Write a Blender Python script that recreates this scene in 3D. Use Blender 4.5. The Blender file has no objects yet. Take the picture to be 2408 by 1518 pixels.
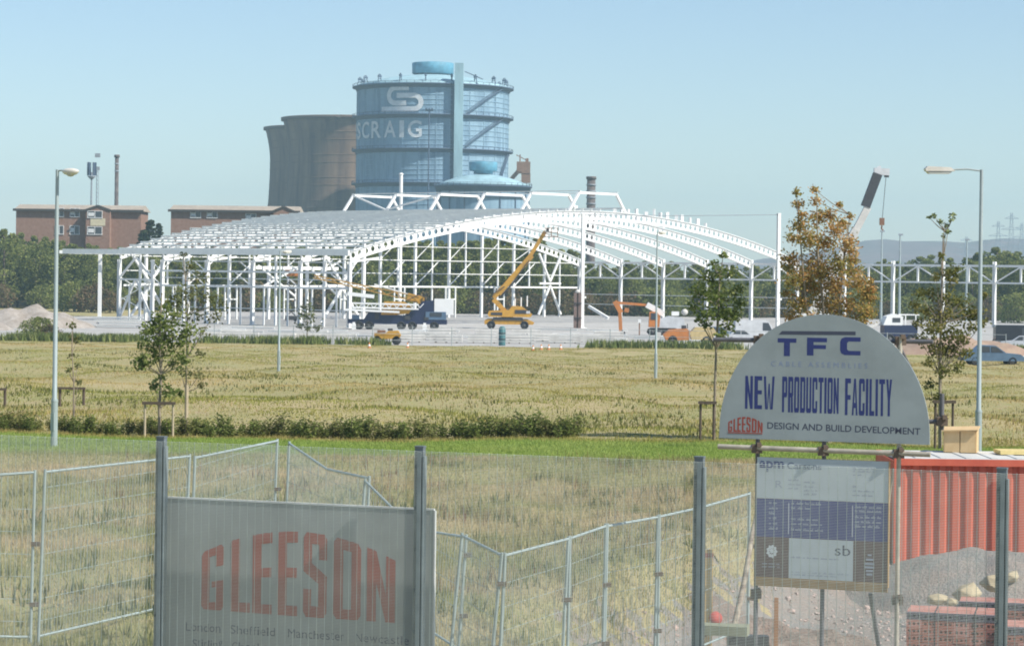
import bpy, math, random
import numpy as np
from mathutils import Vector, Matrix, Euler

random.seed(7)
RNG = np.random.default_rng(11)
SC = bpy.context.scene
COL = SC.collection

# ------------------------------------------------------------------ camera
F, CX, CY, HY = 6000.0, 1203.5, 759.0, 640.0      # focal length, centre and eye level in units of the picture's grid
ROLL = math.radians(0.7)
cam_d = bpy.data.cameras.new('camera')
cam = bpy.data.objects.new('camera', cam_d)
COL.objects.link(cam)
cam.location = (0, 0, 0)
cam.rotation_euler = (math.radians(90), -ROLL, 0)
cam_d.sensor_width = 36.0
cam_d.lens = 36.0 * F / 2407.0
cam_d.shift_y = (HY - CY) / 2407.0
cam_d.clip_start = 0.5
cam_d.clip_end = 30000
SC.camera = cam

# ------------------------------------------------------------------ daylight
SUN_AZ, SUN_EL = math.radians(62), math.radians(45)          # to the right of and behind the camera
sunv = Vector((math.sin(SUN_AZ) * math.cos(SUN_EL), -math.cos(SUN_AZ) * math.cos(SUN_EL), math.sin(SUN_EL)))
world = bpy.data.worlds.new('World')
SC.world = world
world.use_nodes = True
wn = world.node_tree.nodes
wn.clear()
wo = wn.new('ShaderNodeOutputWorld')
wb = wn.new('ShaderNodeBackground')
ws = wn.new('ShaderNodeTexSky')
ws.sky_type = 'NISHITA'
ws.sun_disc = False
ws.sun_elevation = SUN_EL
ws.sun_rotation = math.atan2(sunv.x, sunv.y)
ws.altitude = 0
ws.air_density = 0.9
ws.dust_density = 0.2
ws.ozone_density = 2.7
wb.inputs['Strength'].default_value = 0.092
world.node_tree.links.new(ws.outputs[0], wb.inputs[0])
world.node_tree.links.new(wb.outputs[0], wo.inputs[0])
sun_d = bpy.data.lights.new('sun', 'SUN')
sun_d.energy = 4.3
sun_d.angle = math.radians(0.5)
sun_d.color = (1.0, 0.95, 0.86)
sun = bpy.data.objects.new('sun', sun_d)
COL.objects.link(sun)
sun.rotation_euler = sunv.to_track_quat('Z', 'Y').to_euler()
sun.location = (20, -20, 40)
SC.view_settings.view_transform = 'Standard'
SC.view_settings.look = 'None'
SC.view_settings.gamma = 1.0
SC.view_settings.use_curve_mapping = False
SC.view_settings.exposure = 0.6
SC.cycles.filter_width = 1.9
SC.cycles.max_bounces = 6
SC.cycles.diffuse_bounces = 3
SC.cycles.transparent_max_bounces = 8
SC.cycles.volume_bounces = 0

# ------------------------------------------------------------------ helpers
def P(px, py, d):
    """the place d metres ahead of the camera that a picture position looks at"""
    dx, dy = px - CX, py - HY
    a = dx * math.cos(ROLL) + dy * math.sin(ROLL)
    b = -dx * math.sin(ROLL) + dy * math.cos(ROLL)
    return Vector((a / F * d, d, -b / F * d))

def sstep(a, b, x):
    t = np.clip((x - a) / (b - a), 0, 1)
    return t * t * (3 - 2 * t)

def pad_edge(d):
    return 1.0 + 0.38 * np.clip(d - 34.0, 0, 30)

def padmask(x, d):
    e = pad_edge(d)
    return sstep(e - 1.6, e + 1.2, x) * sstep(24, 30, d) * (1 - sstep(57, 61.5, d))

def gz(x, d):
    """height of the ground below the eye"""
    x = np.asarray(x, float); d = np.asarray(d, float)
    z = np.interp(d, [-50, 24, 28, 68, 257, 455, 800, 1400, 9000], [-4.0, -4.0, -4.4, -4.4, -7.5, -7.5, -9.0, -10, -10])
    z = z - padmask(x, d) * (1.25 + 0.02 * np.clip(d - 36, 0, 25))
    hill = sstep(490, 516, d) * (1 - sstep(700, 900, d)) * (1 - sstep(-10, 30, x))
    z = z + hill * 10.0
    far = sstep(60, 80, d) * (1 - sstep(240, 256, d))
    near = sstep(26, 32, d) * (1 - sstep(56, 60, d)) * (1 - padmask(x, d))
    z = z + far * (0.22 * np.sin(x * 0.31 + d * 0.05) * np.sin(d * 0.17 + x * 0.04) + 0.12 * np.sin(x * 0.9 + 1.3) * np.sin(d * 0.5))
    z = z + near * (0.07 * np.sin(x * 1.7 + 0.4) * np.sin(d * 1.1) + 0.05 * np.sin(x * 3.1 + d * 0.7))
    return z

def G(px, py, lo=24.0, hi=470.0):
    """where the line of sight meets the ground"""
    ds = np.linspace(lo, hi, 6000)
    dx, dy = px - CX, py - HY
    a = (dx * math.cos(ROLL) + dy * math.sin(ROLL)) / F
    b = (-dx * math.sin(ROLL) + dy * math.cos(ROLL)) / F
    diff = -b * ds - gz(a * ds, ds)
    k = np.argmax(diff <= 0) if (diff <= 0).any() else len(ds) - 1
    d = ds[k]
    return Vector((a * d, d, float(gz(a * d, d))))

def on(x, d):
    return Vector((x, d, float(gz(x, d))))

# ---- materials
MATS = {}
def mat(name, col, rough=0.7, metal=0.0, var=0.12, scale=3.0, bump=0.0, bscale=40.0, col2=None, spec=0.4, stretch=None, lo=.36, hi=.64):
    if name in MATS:
        return MATS[name]
    m = bpy.data.materials.new(name)
    m.use_nodes = True
    nt = m.node_tree
    N, L = nt.nodes, nt.links
    b = N['Principled BSDF']
    b.inputs['Roughness'].default_value = rough
    b.inputs['Metallic'].default_value = metal
    b.inputs['Specular IOR Level'].default_value = spec
    tc = N.new('ShaderNodeTexCoord')
    nz = N.new('ShaderNodeTexNoise')
    nz.inputs['Scale'].default_value = scale
    nz.inputs['Detail'].default_value = 6
    nz.inputs['Roughness'].default_value = 0.65
    if stretch:
        mp = N.new('ShaderNodeMapping'); mp.inputs['Scale'].default_value = stretch
        L.new(tc.outputs['Object'], mp.inputs[0]); L.new(mp.outputs[0], nz.inputs['Vector'])
    else:
        L.new(tc.outputs['Object'], nz.inputs['Vector'])
    rp = N.new('ShaderNodeValToRGB')
    c = np.array(col[:3])
    c2 = np.array(col2[:3]) if col2 is not None else c * (1 + var)
    c1 = c * (1 - var) if col2 is None else c
    rp.color_ramp.elements[0].position = lo
    rp.color_ramp.elements[1].position = hi
    rp.color_ramp.elements[0].color = (*np.clip(c1, 0, 1), 1)
    rp.color_ramp.elements[1].color = (*np.clip(c2, 0, 1), 1)
    L.new(nz.outputs['Fac'], rp.inputs['Fac'])
    L.new(rp.outputs['Color'], b.inputs['Base Color'])
    if bump:
        n2 = N.new('ShaderNodeTexNoise')
        n2.inputs['Scale'].default_value = bscale
        n2.inputs['Detail'].default_value = 5
        L.new(tc.outputs['Object'], n2.inputs['Vector'])
        bp = N.new('ShaderNodeBump')
        bp.inputs['Strength'].default_value = bump
        L.new(n2.outputs['Fac'], bp.inputs['Height'])
        L.new(bp.outputs['Normal'], b.inputs['Normal'])
    MATS[name] = m
    return m

def leaf_mat(name, stops, trans=0.3):
    """leaf or grass blade colour chosen leaf by leaf from the stops"""
    if name in MATS:
        return MATS[name]
    m = bpy.data.materials.new(name)
    m.use_nodes = True
    nt = m.node_tree
    N, L = nt.nodes, nt.links
    N.clear()
    out = N.new('ShaderNodeOutputMaterial')
    at = N.new('ShaderNodeAttribute')
    at.attribute_name = 'tint'
    rp = N.new('ShaderNodeValToRGB')
    while len(rp.color_ramp.elements) < len(stops):
        rp.color_ramp.elements.new(0.5)
    for e, (p, c) in zip(rp.color_ramp.elements, stops):
        e.position = p
        e.color = (*c, 1)
    L.new(at.outputs['Fac'], rp.inputs['Fac'])
    d = N.new('ShaderNodeBsdfDiffuse')
    t = N.new('ShaderNodeBsdfTranslucent')
    mx = N.new('ShaderNodeMixShader')
    mx.inputs[0].default_value = trans
    L.new(rp.outputs[0], d.inputs[0])
    L.new(rp.outputs[0], t.inputs[0])
    L.new(d.outputs[0], mx.inputs[1])
    L.new(t.outputs[0], mx.inputs[2])
    L.new(mx.outputs[0], out.inputs[0])
    MATS[name] = m
    return m

# ---- mesh building
class MB:
    def __init__(self):
        self.v, self.f, self.sm = [], [], []
    def add(self, vs, fs, smooth=False):
        o = len(self.v)
        self.v += [tuple(p) for p in vs]
        for f in fs:
            self.f.append([i + o for i in f]); self.sm.append(smooth)
        return self
    def box(self, c, s, rz=0.0, rot=None):
        c = Vector(c)
        R = rot if rot is not None else Matrix.Rotation(rz, 3, 'Z')
        hx, hy, hz = s[0] / 2, s[1] / 2, s[2] / 2
        vs = [c + R @ Vector((x * hx, y * hy, z * hz)) for z in (-1, 1) for x, y in ((-1, -1), (1, -1), (1, 1), (-1, 1))]
        return self.add(vs, [(3, 2, 1, 0), (4, 5, 6, 7), (0, 1, 5, 4), (1, 2, 6, 5), (2, 3, 7, 6), (3, 0, 4, 7)])
    def bar(self, p, q, w, h=None, up=(0, 0, 1)):
        p, q = Vector(p), Vector(q)
        h = w if h is None else h
        z = (q - p)
        l = z.length
        if l < 1e-6: return self
        z.normalize()
        u = Vector(up)
        x = u.cross(z)
        if x.length < 1e-3: x = Vector((1, 0, 0)).cross(z)
        x.normalize()
        y = z.cross(x)
        R = Matrix((x, y, z)).transposed()
        return self.box((p + q) / 2, (w, h, l), rot=R)
    def tube(self, pts, r, n=8, caps=True, smooth=True):
        pts = [Vector(p) for p in pts]
        rs = list(r) if hasattr(r, '__len__') else [r] * len(pts)
        vs, fs = [], []
        for i, p in enumerate(pts):
            t = (pts[min(i + 1, len(pts) - 1)] - pts[max(i - 1, 0)])
            if t.length < 1e-9: t = Vector((0, 0, 1))
            t.normalize()
            ref = Vector((0, 1, 0)) if abs(t.y) < 0.9 else Vector((1, 0, 0))
            x = ref.cross(t).normalized()
            y = t.cross(x)
            for k in range(n):
                a = 2 * math.pi * k / n
                vs.append(p + (x * math.cos(a) + y * math.sin(a)) * rs[i])
        for i in range(len(pts) - 1):
            for k in range(n):
                k2 = (k + 1) % n
                fs.append((i * n + k, i * n + k2, (i + 1) * n + k2, (i + 1) * n + k))
        self.add(vs, fs, smooth)
        if caps:
            self.add(vs[:n], [tuple(range(n - 1, -1, -1))])
            self.add(vs[-n:], [tuple(range(n))])
        return self
    def lathe(self, prof, n=48, c=(0, 0, 0), smooth=True, a0=0.0, a1=2 * math.pi):
        full = abs(a1 - a0 - 2 * math.pi) < 1e-6
        m = n if full else n + 1
        vs, fs = [], []
        for r, z in prof:
            for k in range(m):
                a = a0 + (a1 - a0) * k / n
                vs.append((c[0] + r * math.cos(a), c[1] + r * math.sin(a), c[2] + z))
        for i in range(len(prof) - 1):
            for k in range(n):
                k2 = (k + 1) % m
                fs.append((i * m + k, i * m + k2, (i + 1) * m + k2, (i + 1) * m + k))
        return self.add(vs, fs, smooth)
    def prism(self, poly, y0, y1, T=None):
        """closed outline in the XZ plane, thick from y0 to y1"""
        n = len(poly)
        vs = [Vector((x, y0, z)) for x, z in poly] + [Vector((x, y1, z)) for x, z in poly]
        if T is not None: vs = [T @ v for v in vs]
        fs = [tuple(range(n)), tuple(range(2 * n - 1, n - 1, -1))]
        fs += [(i, i + n, (i + 1) % n + n, (i + 1) % n) for i in range(n)]
        return self.add(vs, fs)
    def flat(self, poly, y):
        return self.add([(x, y, z) for x, z in poly], [tuple(range(len(poly)))])
    def mesh(self, name):
        me = bpy.data.meshes.new(name)
        me.from_pydata(self.v, [], self.f)
        me.polygons.foreach_set('use_smooth', self.sm)
        me.update()
        return me
    def build(self, name, m, parent=None, **kw):
        return obj(name, self.mesh(name), m, parent, **kw)

def obj(name, me, m, parent=None, label=None, cat=None, group=None, kind=None, loc=None, rz=None):
    o = bpy.data.objects.new(name, me)
    COL.objects.link(o)
    if m is not None and me is not None:
        if not me.materials: me.materials.append(m)
    if parent is not None: o.parent = parent
    if loc is not None: o.location = loc
    if rz is not None: o.rotation_euler = (0, 0, rz)
    if label: o['label'] = label
    if cat: o['category'] = cat
    if group: o['group'] = group
    if kind: o['kind'] = kind
    return o

def thing(name, label, cat, loc=(0, 0, 0), rz=0.0, group=None):
    o = obj(name, None, None, None, label, cat, group, None, loc, rz)
    o.empty_display_size = 0.3
    return o

def copy_tree(o, parent=None):
    c = o.copy()
    COL.objects.link(c)
    if parent is not None: c.parent = parent
    for ch in list(o.children):
        copy_tree(ch, c)
    return c

def again(o, loc, rz=None, label=None, scale=None):
    c = copy_tree(o)
    c.location = loc
    if rz is not None: c.rotation_euler = (0, 0, rz)
    if label: c['label'] = label
    if scale is not None: c.scale = (scale,) * 3 if not hasattr(scale, '__len__') else scale
    return c

def cards(name, cen, size, tint, rng=RNG, flat=0.0, aspect=1.0):
    """leaf-sized faces, each turned its own way"""
    n = len(cen)
    a = rng.normal(size=(n, 3)); a[:, 2] *= (1 - flat)
    a /= np.linalg.norm(a, axis=1)[:, None] + 1e-9
    b = rng.normal(size=(n, 3))
    b -= (a * b).sum(1)[:, None] * a
    b /= np.linalg.norm(b, axis=1)[:, None] + 1e-9
    s = np.asarray(size).reshape(-1, 1) * np.ones((n, 1)) * 0.5
    A, B = a * s, b * s * aspect
    v = np.stack([cen - A, cen - B * 0.8 + A * 0.1, cen + A, cen + B * 0.8 + A * 0.1], 1).reshape(-1, 3)
    me = bpy.data.meshes.new(name)
    me.vertices.add(4 * n); me.loops.add(4 * n); me.polygons.add(n)
    me.vertices.foreach_set('co', v.astype(np.float32).ravel())
    me.loops.foreach_set('vertex_index', np.arange(4 * n, dtype=np.int32))
    me.polygons.foreach_set('loop_start', np.arange(0, 4 * n, 4, dtype=np.int32))
    me.update(calc_edges=True)
    at = me.attributes.new('tint', 'FLOAT', 'POINT')
    at.data.foreach_set('value', np.repeat(np.asarray(tint, np.float32), 4))
    return me

def blades(name, base, h, w, tint, lean=0.35, rng=RNG):
    n = len(base)
    ang = rng.uniform(0, 2 * math.pi, n)
    side = np.stack([np.cos(ang), np.sin(ang), np.zeros(n)], 1) * (w / 2)[:, None]
    la = rng.uniform(0, 2 * math.pi, n)
    tip = base + np.stack([np.cos(la) * h * lean * rng.uniform(0, 1, n), np.sin(la) * h * lean * rng.uniform(0, 1, n), h], 1)
    v = np.stack([base - side, base + side, tip], 1).reshape(-1, 3)
    me = bpy.data.meshes.new(name)
    me.vertices.add(3 * n); me.loops.add(3 * n); me.polygons.add(n)
    me.vertices.foreach_set('co', v.astype(np.float32).ravel())
    me.loops.foreach_set('vertex_index', np.arange(3 * n, dtype=np.int32))
    me.polygons.foreach_set('loop_start', np.arange(0, 3 * n, 3, dtype=np.int32))
    me.update(calc_edges=True)
    at = me.attributes.new('tint', 'FLOAT', 'POINT')
    at.data.foreach_set('value', np.repeat(np.asarray(tint, np.float32), 3))
    return me

_txt = {}
def text_polys(s, bold=0.0):
    key = (s, bold)
    if key not in _txt:
        cu = bpy.data.curves.new('lettering', 'FONT')
        cu.body = s
        cu.offset = bold
        cu.resolution_u = 3
        o = bpy.data.objects.new('lettering', cu)
        COL.objects.link(o)
        dg = bpy.context.evaluated_depsgraph_get()
        dg.update()
        me = bpy.data.meshes.new_from_object(o.evaluated_get(dg))
        v = np.array([p.co[:2] for p in me.vertices])
        f = [list(p.vertices) for p in me.polygons]
        bpy.data.objects.remove(o); bpy.data.curves.remove(cu); bpy.data.meshes.remove(me)
        lo, hi = v.min(0), v.max(0)
        _txt[key] = ((v - lo) / (hi - lo), f)
    return _txt[key]

def chars_on(s, x0, z0, w, h, y, m, parent, fall=0.0, name='letter'):
    """a printed word, each character a piece of its own"""
    wd = {'i': .35, 'l': .32, 't': .5, 'f': .48, 'r': .52, 'M': 1.25, 'm': 1.4, 'w': 1.3, 'S': .95, 'h': .9, 'N': 1.1, 'D': 1.1, 'L': .85, 's': .75, 'c': .8}
    ht = {'c', 'e', 'a', 'o', 'n', 'm', 'r', 's', 'u', 'w'}
    ws_ = [wd.get(c, .88) for c in s]; g = .2
    k = w / (sum(ws_) + g * (len(s) - 1)); x = x0
    for c, cw in zip(s, ws_):
        mb = MB(); hh = h * (.72 if c in ht else 1.0)
        v, f = text_polys(c)
        mb.add([(x + a * cw * k, y, z0 + b * hh + fall * (x - x0) / w) for a, b in v], f)
        mb.build(name, m, parent)
        x += (cw + g) * k

def text_on(mb, s, x0, z0, w, h, y, bold=0.0, shear=0.0):
    """flat print of s, filling w by h from (x0, z0) on the plane y; shear lets the baseline fall"""
    v, f = text_polys(s, bold)
    mb.add([(x0 + a * w, y, z0 + b * h + shear * a) for a, b in v], f)

# house letters of the builder's name: outlines that do not overlap, in a unit box
GL = {
 'G': [[(0,.06),(.12,0),(.88,0),(1,.06),(1,.13),(0,.13)], [(0,.13),(.36,.13),(.36,.87),(0,.87)], [(0,.87),(1,.87),(1,.94),(.88,1),(.12,1),(0,.94)],
       [(.66,.68),(1,.68),(1,.87),(.66,.87)], [(.66,.13),(1,.13),(1,.46),(.66,.46)], [(.46,.36),(.66,.36),(.66,.46),(.46,.46)]],
 'L': [[(0,0),(.45,0),(.45,1),(0,1)], [(.45,0),(1,0),(1,.13),(.45,.13)]],
 'E': [[(0,0),(.45,0),(.45,1),(0,1)], [(.45,0),(1,0),(1,.12),(.45,.12)], [(.45,.45),(.96,.45),(.96,.57),(.45,.57)], [(.45,.87),(1,.87),(1,1),(.45,1)]],
 'S': [[(0,.06),(.12,0),(.88,0),(1,.06),(1,.13),(0,.13)], [(0,.13),(.34,.13),(.34,.33),(0,.33)], [(.64,.13),(1,.13),(1,.45),(.64,.4)],
       [(.64,.4),(1,.45),(1,.5),(.36,.64),(0,.58),(0,.54)], [(0,.58),(.36,.64),(.36,.87),(0,.87)], [(.66,.69),(1,.69),(1,.87),(.66,.87)],
       [(0,.87),(1,.87),(1,.94),(.88,1),(.12,1),(0,.94)]],
 'O': [[(0,.06),(.12,0),(.88,0),(1,.06),(1,.13),(0,.13)], [(0,.13),(.35,.13),(.35,.87),(0,.87)], [(.65,.13),(1,.13),(1,.87),(.65,.87)],
       [(0,.87),(1,.87),(1,.94),(.88,1),(.12,1),(0,.94)]],
 'N': [[(0,0),(.33,0),(.33,1),(0,1)], [(.67,0),(1,0),(1,1),(.67,1)], [(.33,.55),(.67,0),(.67,.42),(.33,1)]],
}
GL.update({
 'W': [[(0,1),(.2,1),(.33,0),(.15,0)], [(.33,0),(.40,0),(.5,.5),(.60,0),(.67,0),(.56,.78),(.44,.78)], [(.67,0),(.85,0),(1,1),(.8,1)]],
 'P': [[(0,0),(.42,0),(.42,1),(0,1)], [(.42,.87),(1,.87),(1,.94),(.88,1),(.42,1)], [(.66,.55),(1,.55),(1,.87),(.66,.87)], [(.42,.42),(.88,.42),(1,.48),(1,.55),(.42,.55)]],
 'D': [[(0,0),(.38,0),(.38,1),(0,1)], [(.38,0),(.86,0),(1,.07),(1,.13),(.38,.13)], [(.38,.87),(1,.87),(1,.93),(.86,1),(.38,1)], [(.66,.13),(1,.13),(1,.87),(.66,.87)]],
 'U': [[(0,.06),(.12,0),(.88,0),(1,.06),(1,.13),(0,.13)], [(0,.13),(.37,.13),(.37,1),(0,1)], [(.65,.13),(1,.13),(1,1),(.65,1)]],
 'C': [[(0,.06),(.12,0),(.88,0),(1,.06),(1,.13),(0,.13)], [(0,.13),(.37,.13),(.37,.87),(0,.87)], [(0,.87),(1,.87),(1,.94),(.88,1),(.12,1),(0,.94)], [(.66,.66),(1,.66),(1,.87),(.66,.87)], [(.66,.13),(1,.13),(1,.34),(.66,.34)]],
 'T': [[(0,.87),(1,.87),(1,1),(0,1)], [(.3,0),(.7,0),(.7,.87),(.3,.87)]],
 'I': [[(0,0),(1,0),(1,1),(0,1)]],
 'F': [[(0,0),(.45,0),(.45,1),(0,1)], [(.45,.42),(.96,.42),(.96,.55),(.45,.55)], [(.45,.87),(1,.87),(1,1),(.45,1)]],
 'A': [[(0,0),(.3,0),(.5,.8),(.5,1),(.34,1)], [(.7,0),(1,0),(.66,1),(.5,1),(.5,.8)], [(.36,.2),(.64,.2),(.60,.34),(.40,.34)]],
 'Y': [[(.31,0),(.69,0),(.69,.42),(.31,.42)], [(0,1),(.36,1),(.5,.66),(.5,.42),(.31,.42)], [(.64,1),(1,1),(.69,.42),(.5,.42),(.5,.66)]],
})
GL['R'] = GL['P'] + [[(.58,0),(1,0),(.92,.42),(.56,.42)]]
WIDE = {'T': [[(0,.76),(1,.76),(1,1),(0,1)], [(.34,0),(.66,0),(.66,.76),(.34,.76)]],
 'F': [[(0,0),(.33,0),(.33,1),(0,1)], [(.33,.76),(1,.76),(1,1),(.33,1)], [(.33,.38),(.95,.38),(.95,.6),(.33,.6)]],
 'C': [[(1,0),(.22,0),(.06,.09),(0,.26),(0,.74),(.06,.91),(.22,1),(1,1),(1,.76),(.42,.76),(.34,.68),(.34,.32),(.42,.24),(1,.24)]]}
def block_word(s, x0, z0, w, h, y, m, parent, fall=0.0, gap=.2, name='letter'):
    ws_ = [{'I': .42, 'W': 1.4, 'L': .85}.get(c, 1.0) for c in s]
    k = w / (sum(ws_) + gap * (len(s) - 1)); x = x0
    for c, cw in zip(s, ws_):
        mb = MB()
        for poly in GL[c]: mb.flat([(x + a * cw * k, z0 + b * h + fall * (x + a * cw * k - x0) / w) for a, b in poly], y)
        mb.build(name, m, parent)
        x += (cw + gap) * k
GX = [(485,640),(690,825),(840,975),(1015,1150),(1190,1350),(1395,1580),(1620,1810)]
def gleeson_letters(place, top, bot):
    """one outline list per letter; place(u, t) maps word position and height to the sign"""
    out = []
    for ch, (a, b) in zip('GLEESON', GX):
        mb = []
        for poly in GL[ch]:
            pts = []
            for x, z in poly:
                u = (a + x * (b - a) - 485) / 1325.0
                pts.append(place(u, bot(u) + z * (top(u) - bot(u))))
            mb.append(pts)
        out.append(mb)
    return out

# ------------------------------------------------------------------ ground
def ground_mat(name, c1, c2, c3, s1=0.12, s2=2.5, bump=0.6, bs=14.0):
    m = bpy.data.materials.new(name)
    m.use_nodes = True
    nt = m.node_tree; N, L = nt.nodes, nt.links
    b = N['Principled BSDF']; b.inputs['Roughness'].default_value = 0.95; b.inputs['Specular IOR Level'].default_value = 0.15
    tc = N.new('ShaderNodeTexCoord')
    def noise(s, det=6):
        n = N.new('ShaderNodeTexNoise'); n.inputs['Scale'].default_value = s; n.inputs['Detail'].default_value = det
        n.inputs['Roughness'].default_value = 0.7
        L.new(tc.outputs['Object'], n.inputs['Vector']); return n
    def ramp(n, ca, cb, p=0.4, q=0.6):
        r = N.new('ShaderNodeValToRGB'); r.color_ramp.elements[0].position = p; r.color_ramp.elements[1].position = q
        r.color_ramp.elements[0].color = (*ca, 1); r.color_ramp.elements[1].color = (*cb, 1); L.new(n.outputs['Fac'], r.inputs['Fac']); return r
    a = ramp(noise(s1), c1, c2)
    k = ramp(noise(s2), (0, 0, 0), (1, 1, 1), 0.45, 0.7)
    mx = N.new('ShaderNodeMix'); mx.data_type = 'RGBA'
    L.new(k.outputs[0], mx.inputs[0]); L.new(a.outputs[0], mx.inputs[6]); mx.inputs[7].default_value = (*c3, 1)
    L.new(mx.outputs[2], b.inputs['Base Color'])
    bp = N.new('ShaderNodeBump'); bp.inputs['Strength'].default_value = bump; bp.inputs['Distance'].default_value = 0.1
    L.new(noise(bs, 4).outputs['Fac'], bp.inputs['Height']); L.new(bp.outputs[0], b.inputs['Normal'])
    return m

M_meadow = ground_mat('dry meadow soil', (.40, .33, .17), (.29, .29, .12), (.42, .33, .20))
M_lawn = ground_mat('mown lawn', (.20, .28, .07), (.26, .32, .09), (.18, .24, .06), 0.3, 3.0, 0.4)
M_pad = ground_mat('grey site stone', (.33, .32, .30), (.38, .31, .27), (.42, .36, .31), 0.6, 5.0, 1.0, 16)
M_yard = ground_mat('pale hardcore', (.40, .39, .37), (.46, .45, .43), (.33, .31, .28), 0.06, 0.5, 0.3, 3)
M_wood_floor = ground_mat('rough scrub floor', (.09, .10, .04), (.14, .11, .06), (.07, .08, .03), 0.05, 0.5)

rows = np.unique(np.concatenate([np.linspace(-60, 18, 14), np.arange(20, 74, 0.35), [60.0, 66.6, 256.0, 456.0], np.arange(74, 150, 3.0), np.arange(150, 530, 6.0),
                                 np.arange(540, 900, 30), np.array([1000, 1300, 1800, 2500, 4000, 7000])]))
ss = np.linspace(-1, 1, 481)
ts = np.sign(ss) * np.abs(ss) ** 1.7
XX = ts[None, :] * (60 + 0.55 * np.maximum(rows, 0))[:, None]
DD = rows[:, None] * np.ones_like(XX)
ZZ = gz(XX, DD)
nr, nc = XX.shape
V = np.stack([XX, DD, ZZ], -1).reshape(-1, 3)
XM = (XX[:-1, :-1] + XX[1:, 1:]) / 2
DM = ((rows[:-1] + rows[1:]) / 2)[:, None] * np.ones_like(XM)
CL = np.zeros(XM.shape, int)
CL[DM > 456] = 4
CL[(DM >= 256) & (DM <= 456) & (XM > -88) & ~((XM < -60) & (DM > 390))] = 3
CL[(DM >= 60.0) & (DM <= 66.6)] = 1
CL[padmask(XM, DM) > .5 + .22 * np.sin(XM * 3.1 + np.sin(DM * 2.3)) * np.sin(DM * 1.9 + XM) + .12 * np.sin(XM * 9 + DM * 7)] = 2
buckets = {}
for k in range(5):
    ii, jj = np.nonzero(CL == k)
    o_ = ii * nc + jj
    buckets[k] = np.stack([o_, o_ + 1, o_ + nc + 1, o_ + nc], 1)
for k, (nm, mm, lb) in enumerate([('meadow_ground', M_meadow, 'dry grassy meadow'), ('lawn', M_lawn, 'bright mown strip'),
                                  ('gravel_ground', M_pad, 'stony site floor'), ('hardstanding', M_yard, 'pale yard'), ('scrub_ground', M_wood_floor, 'woodland floor')]):
    fs = buckets[k]
    used, inv = np.unique(fs, return_inverse=True)
    me = bpy.data.meshes.new(nm)
    me.from_pydata(V[used].tolist(), [], inv.reshape(-1, 4).tolist())
    me.polygons.foreach_set('use_smooth', [True] * len(fs)); me.update()
    obj(nm, me, mm, kind='structure')

# far hills on the right, heathery and wooded
hm = MB()
hx = np.linspace(-700, 1900, 110)
hrow = []
for k, d in enumerate([2500, 2700, 2900, 3050, 3200, 3600]):
    e = [0, .45, .8, 1, .9, 0][k]
    r = []
    for x in hx:
        px = x / d * 6000
        top = np.interp(px, [-1500, -300, 300, 600, 820, 960, 1240, 2500], [-8, -8, -4, 20, 40, 41, 48, 55])
        nz_ = 2.5 * math.sin(x * .011 + d) + 1.8 * math.sin(x * .037 + d * .3) + 1.2 * math.sin(x * .09)
        r.append((x, d, -10.5 + (top + 10 + nz_) * e))
    hrow.append(r)
n = len(hx)
hm.add([p for r in hrow for p in r], [(i * n + j, i * n + j + 1, (i + 1) * n + j + 1, (i + 1) * n + j) for i in range(5) for j in range(n - 1)], True)
hm.build('hills', ground_mat('heath hills', (.17, .12, .12), (.12, .11, .09), (.22, .16, .15), 0.006, 0.025, 0.5, .05), kind='structure')

# ------------------------------------------------------------------ air
hz = MB()
hz.box((200, 1985, 55), (5600, 4230, 140))
o = hz.build('haze', None, kind='stuff')
hmat = bpy.data.materials.new('thin summer haze'); hmat.use_nodes = True
hn = hmat.node_tree.nodes; hn.clear()
ho = hn.new('ShaderNodeOutputMaterial'); hv = hn.new('ShaderNodeVolumePrincipled')
hv.inputs['Color'].default_value = (0.62, 0.90, 1.0, 1)
hv.inputs['Density'].default_value = 0.00027
hv.inputs['Anisotropy'].default_value = 0.0
hmat.node_tree.links.new(hv.outputs[0], ho.inputs['Volume'])
o.data.materials.append(hmat)

# ------------------------------------------------------------------ gas holder
M_gas = mat('weathered blue plate', (.12, .21, .30), 0.75, scale=.35, col2=(.27, .41, .51), stretch=(1, 1, .12), lo=.30, hi=.55)
M_gasband = mat('dark blue steelwork', (.075, .11, .17), 0.6, scale=.5)
M_gaslight = mat('pale blue sheeting', (.33, .50, .55), 0.7, scale=.3, var=.2, stretch=(1, 1, .2))
M_turq = mat('turquoise paint', (.11, .31, .42), 0.6, scale=.4, var=.2)
M_lettw = mat('faded white lettering', (.74, .76, .76), 0.7, scale=.6)
M_rust = mat('rusty steel', (.20, .10, .06), 0.9, col2=(.30, .17, .10), scale=1.2)
S1 = 6.0
gc = P(1013, 640, 1000)
gcx, gcd, R = gc.x, 1000.0, 29.7
holder = thing('gas_holder', 'huge weathered blue cylindrical gas holder with white lettering and a lift shaft', 'gas holder', (gcx, gcd, -10))
H = lambda py: (640 + (1013 - CX) * math.sin(ROLL) - py) / S1 + 10          # height above the base
z_top = H(208)
MB().lathe([(R, 0), (R, z_top)], 96).build('shell', M_gas, holder)
prof = [(R + .4, z_top)]
for k in range(9):
    r = (R + .4) * (1 - k / 8 * .82); prof.append((r, z_top + .6 + 4.6 * (1 - (r / R) ** 2)))
prof.append((0, z_top + 5.4))
MB().lathe(prof, 96).build('roof', M_gaslight, holder)
band = MB().lathe([(R, -.09), (R + .16, -.09), (R + .16, .09), (R, .09)], 80).mesh('plate_band')
for k in range(int(z_top / 1.9)):
    obj('plate_band', band, M_gas, holder, loc=(0, 0, 1.2 + k * 1.9))
rib = MB().box((R + .07, 0, z_top / 2), (.2, .3, z_top - .4)).mesh('stanchion')
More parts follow.
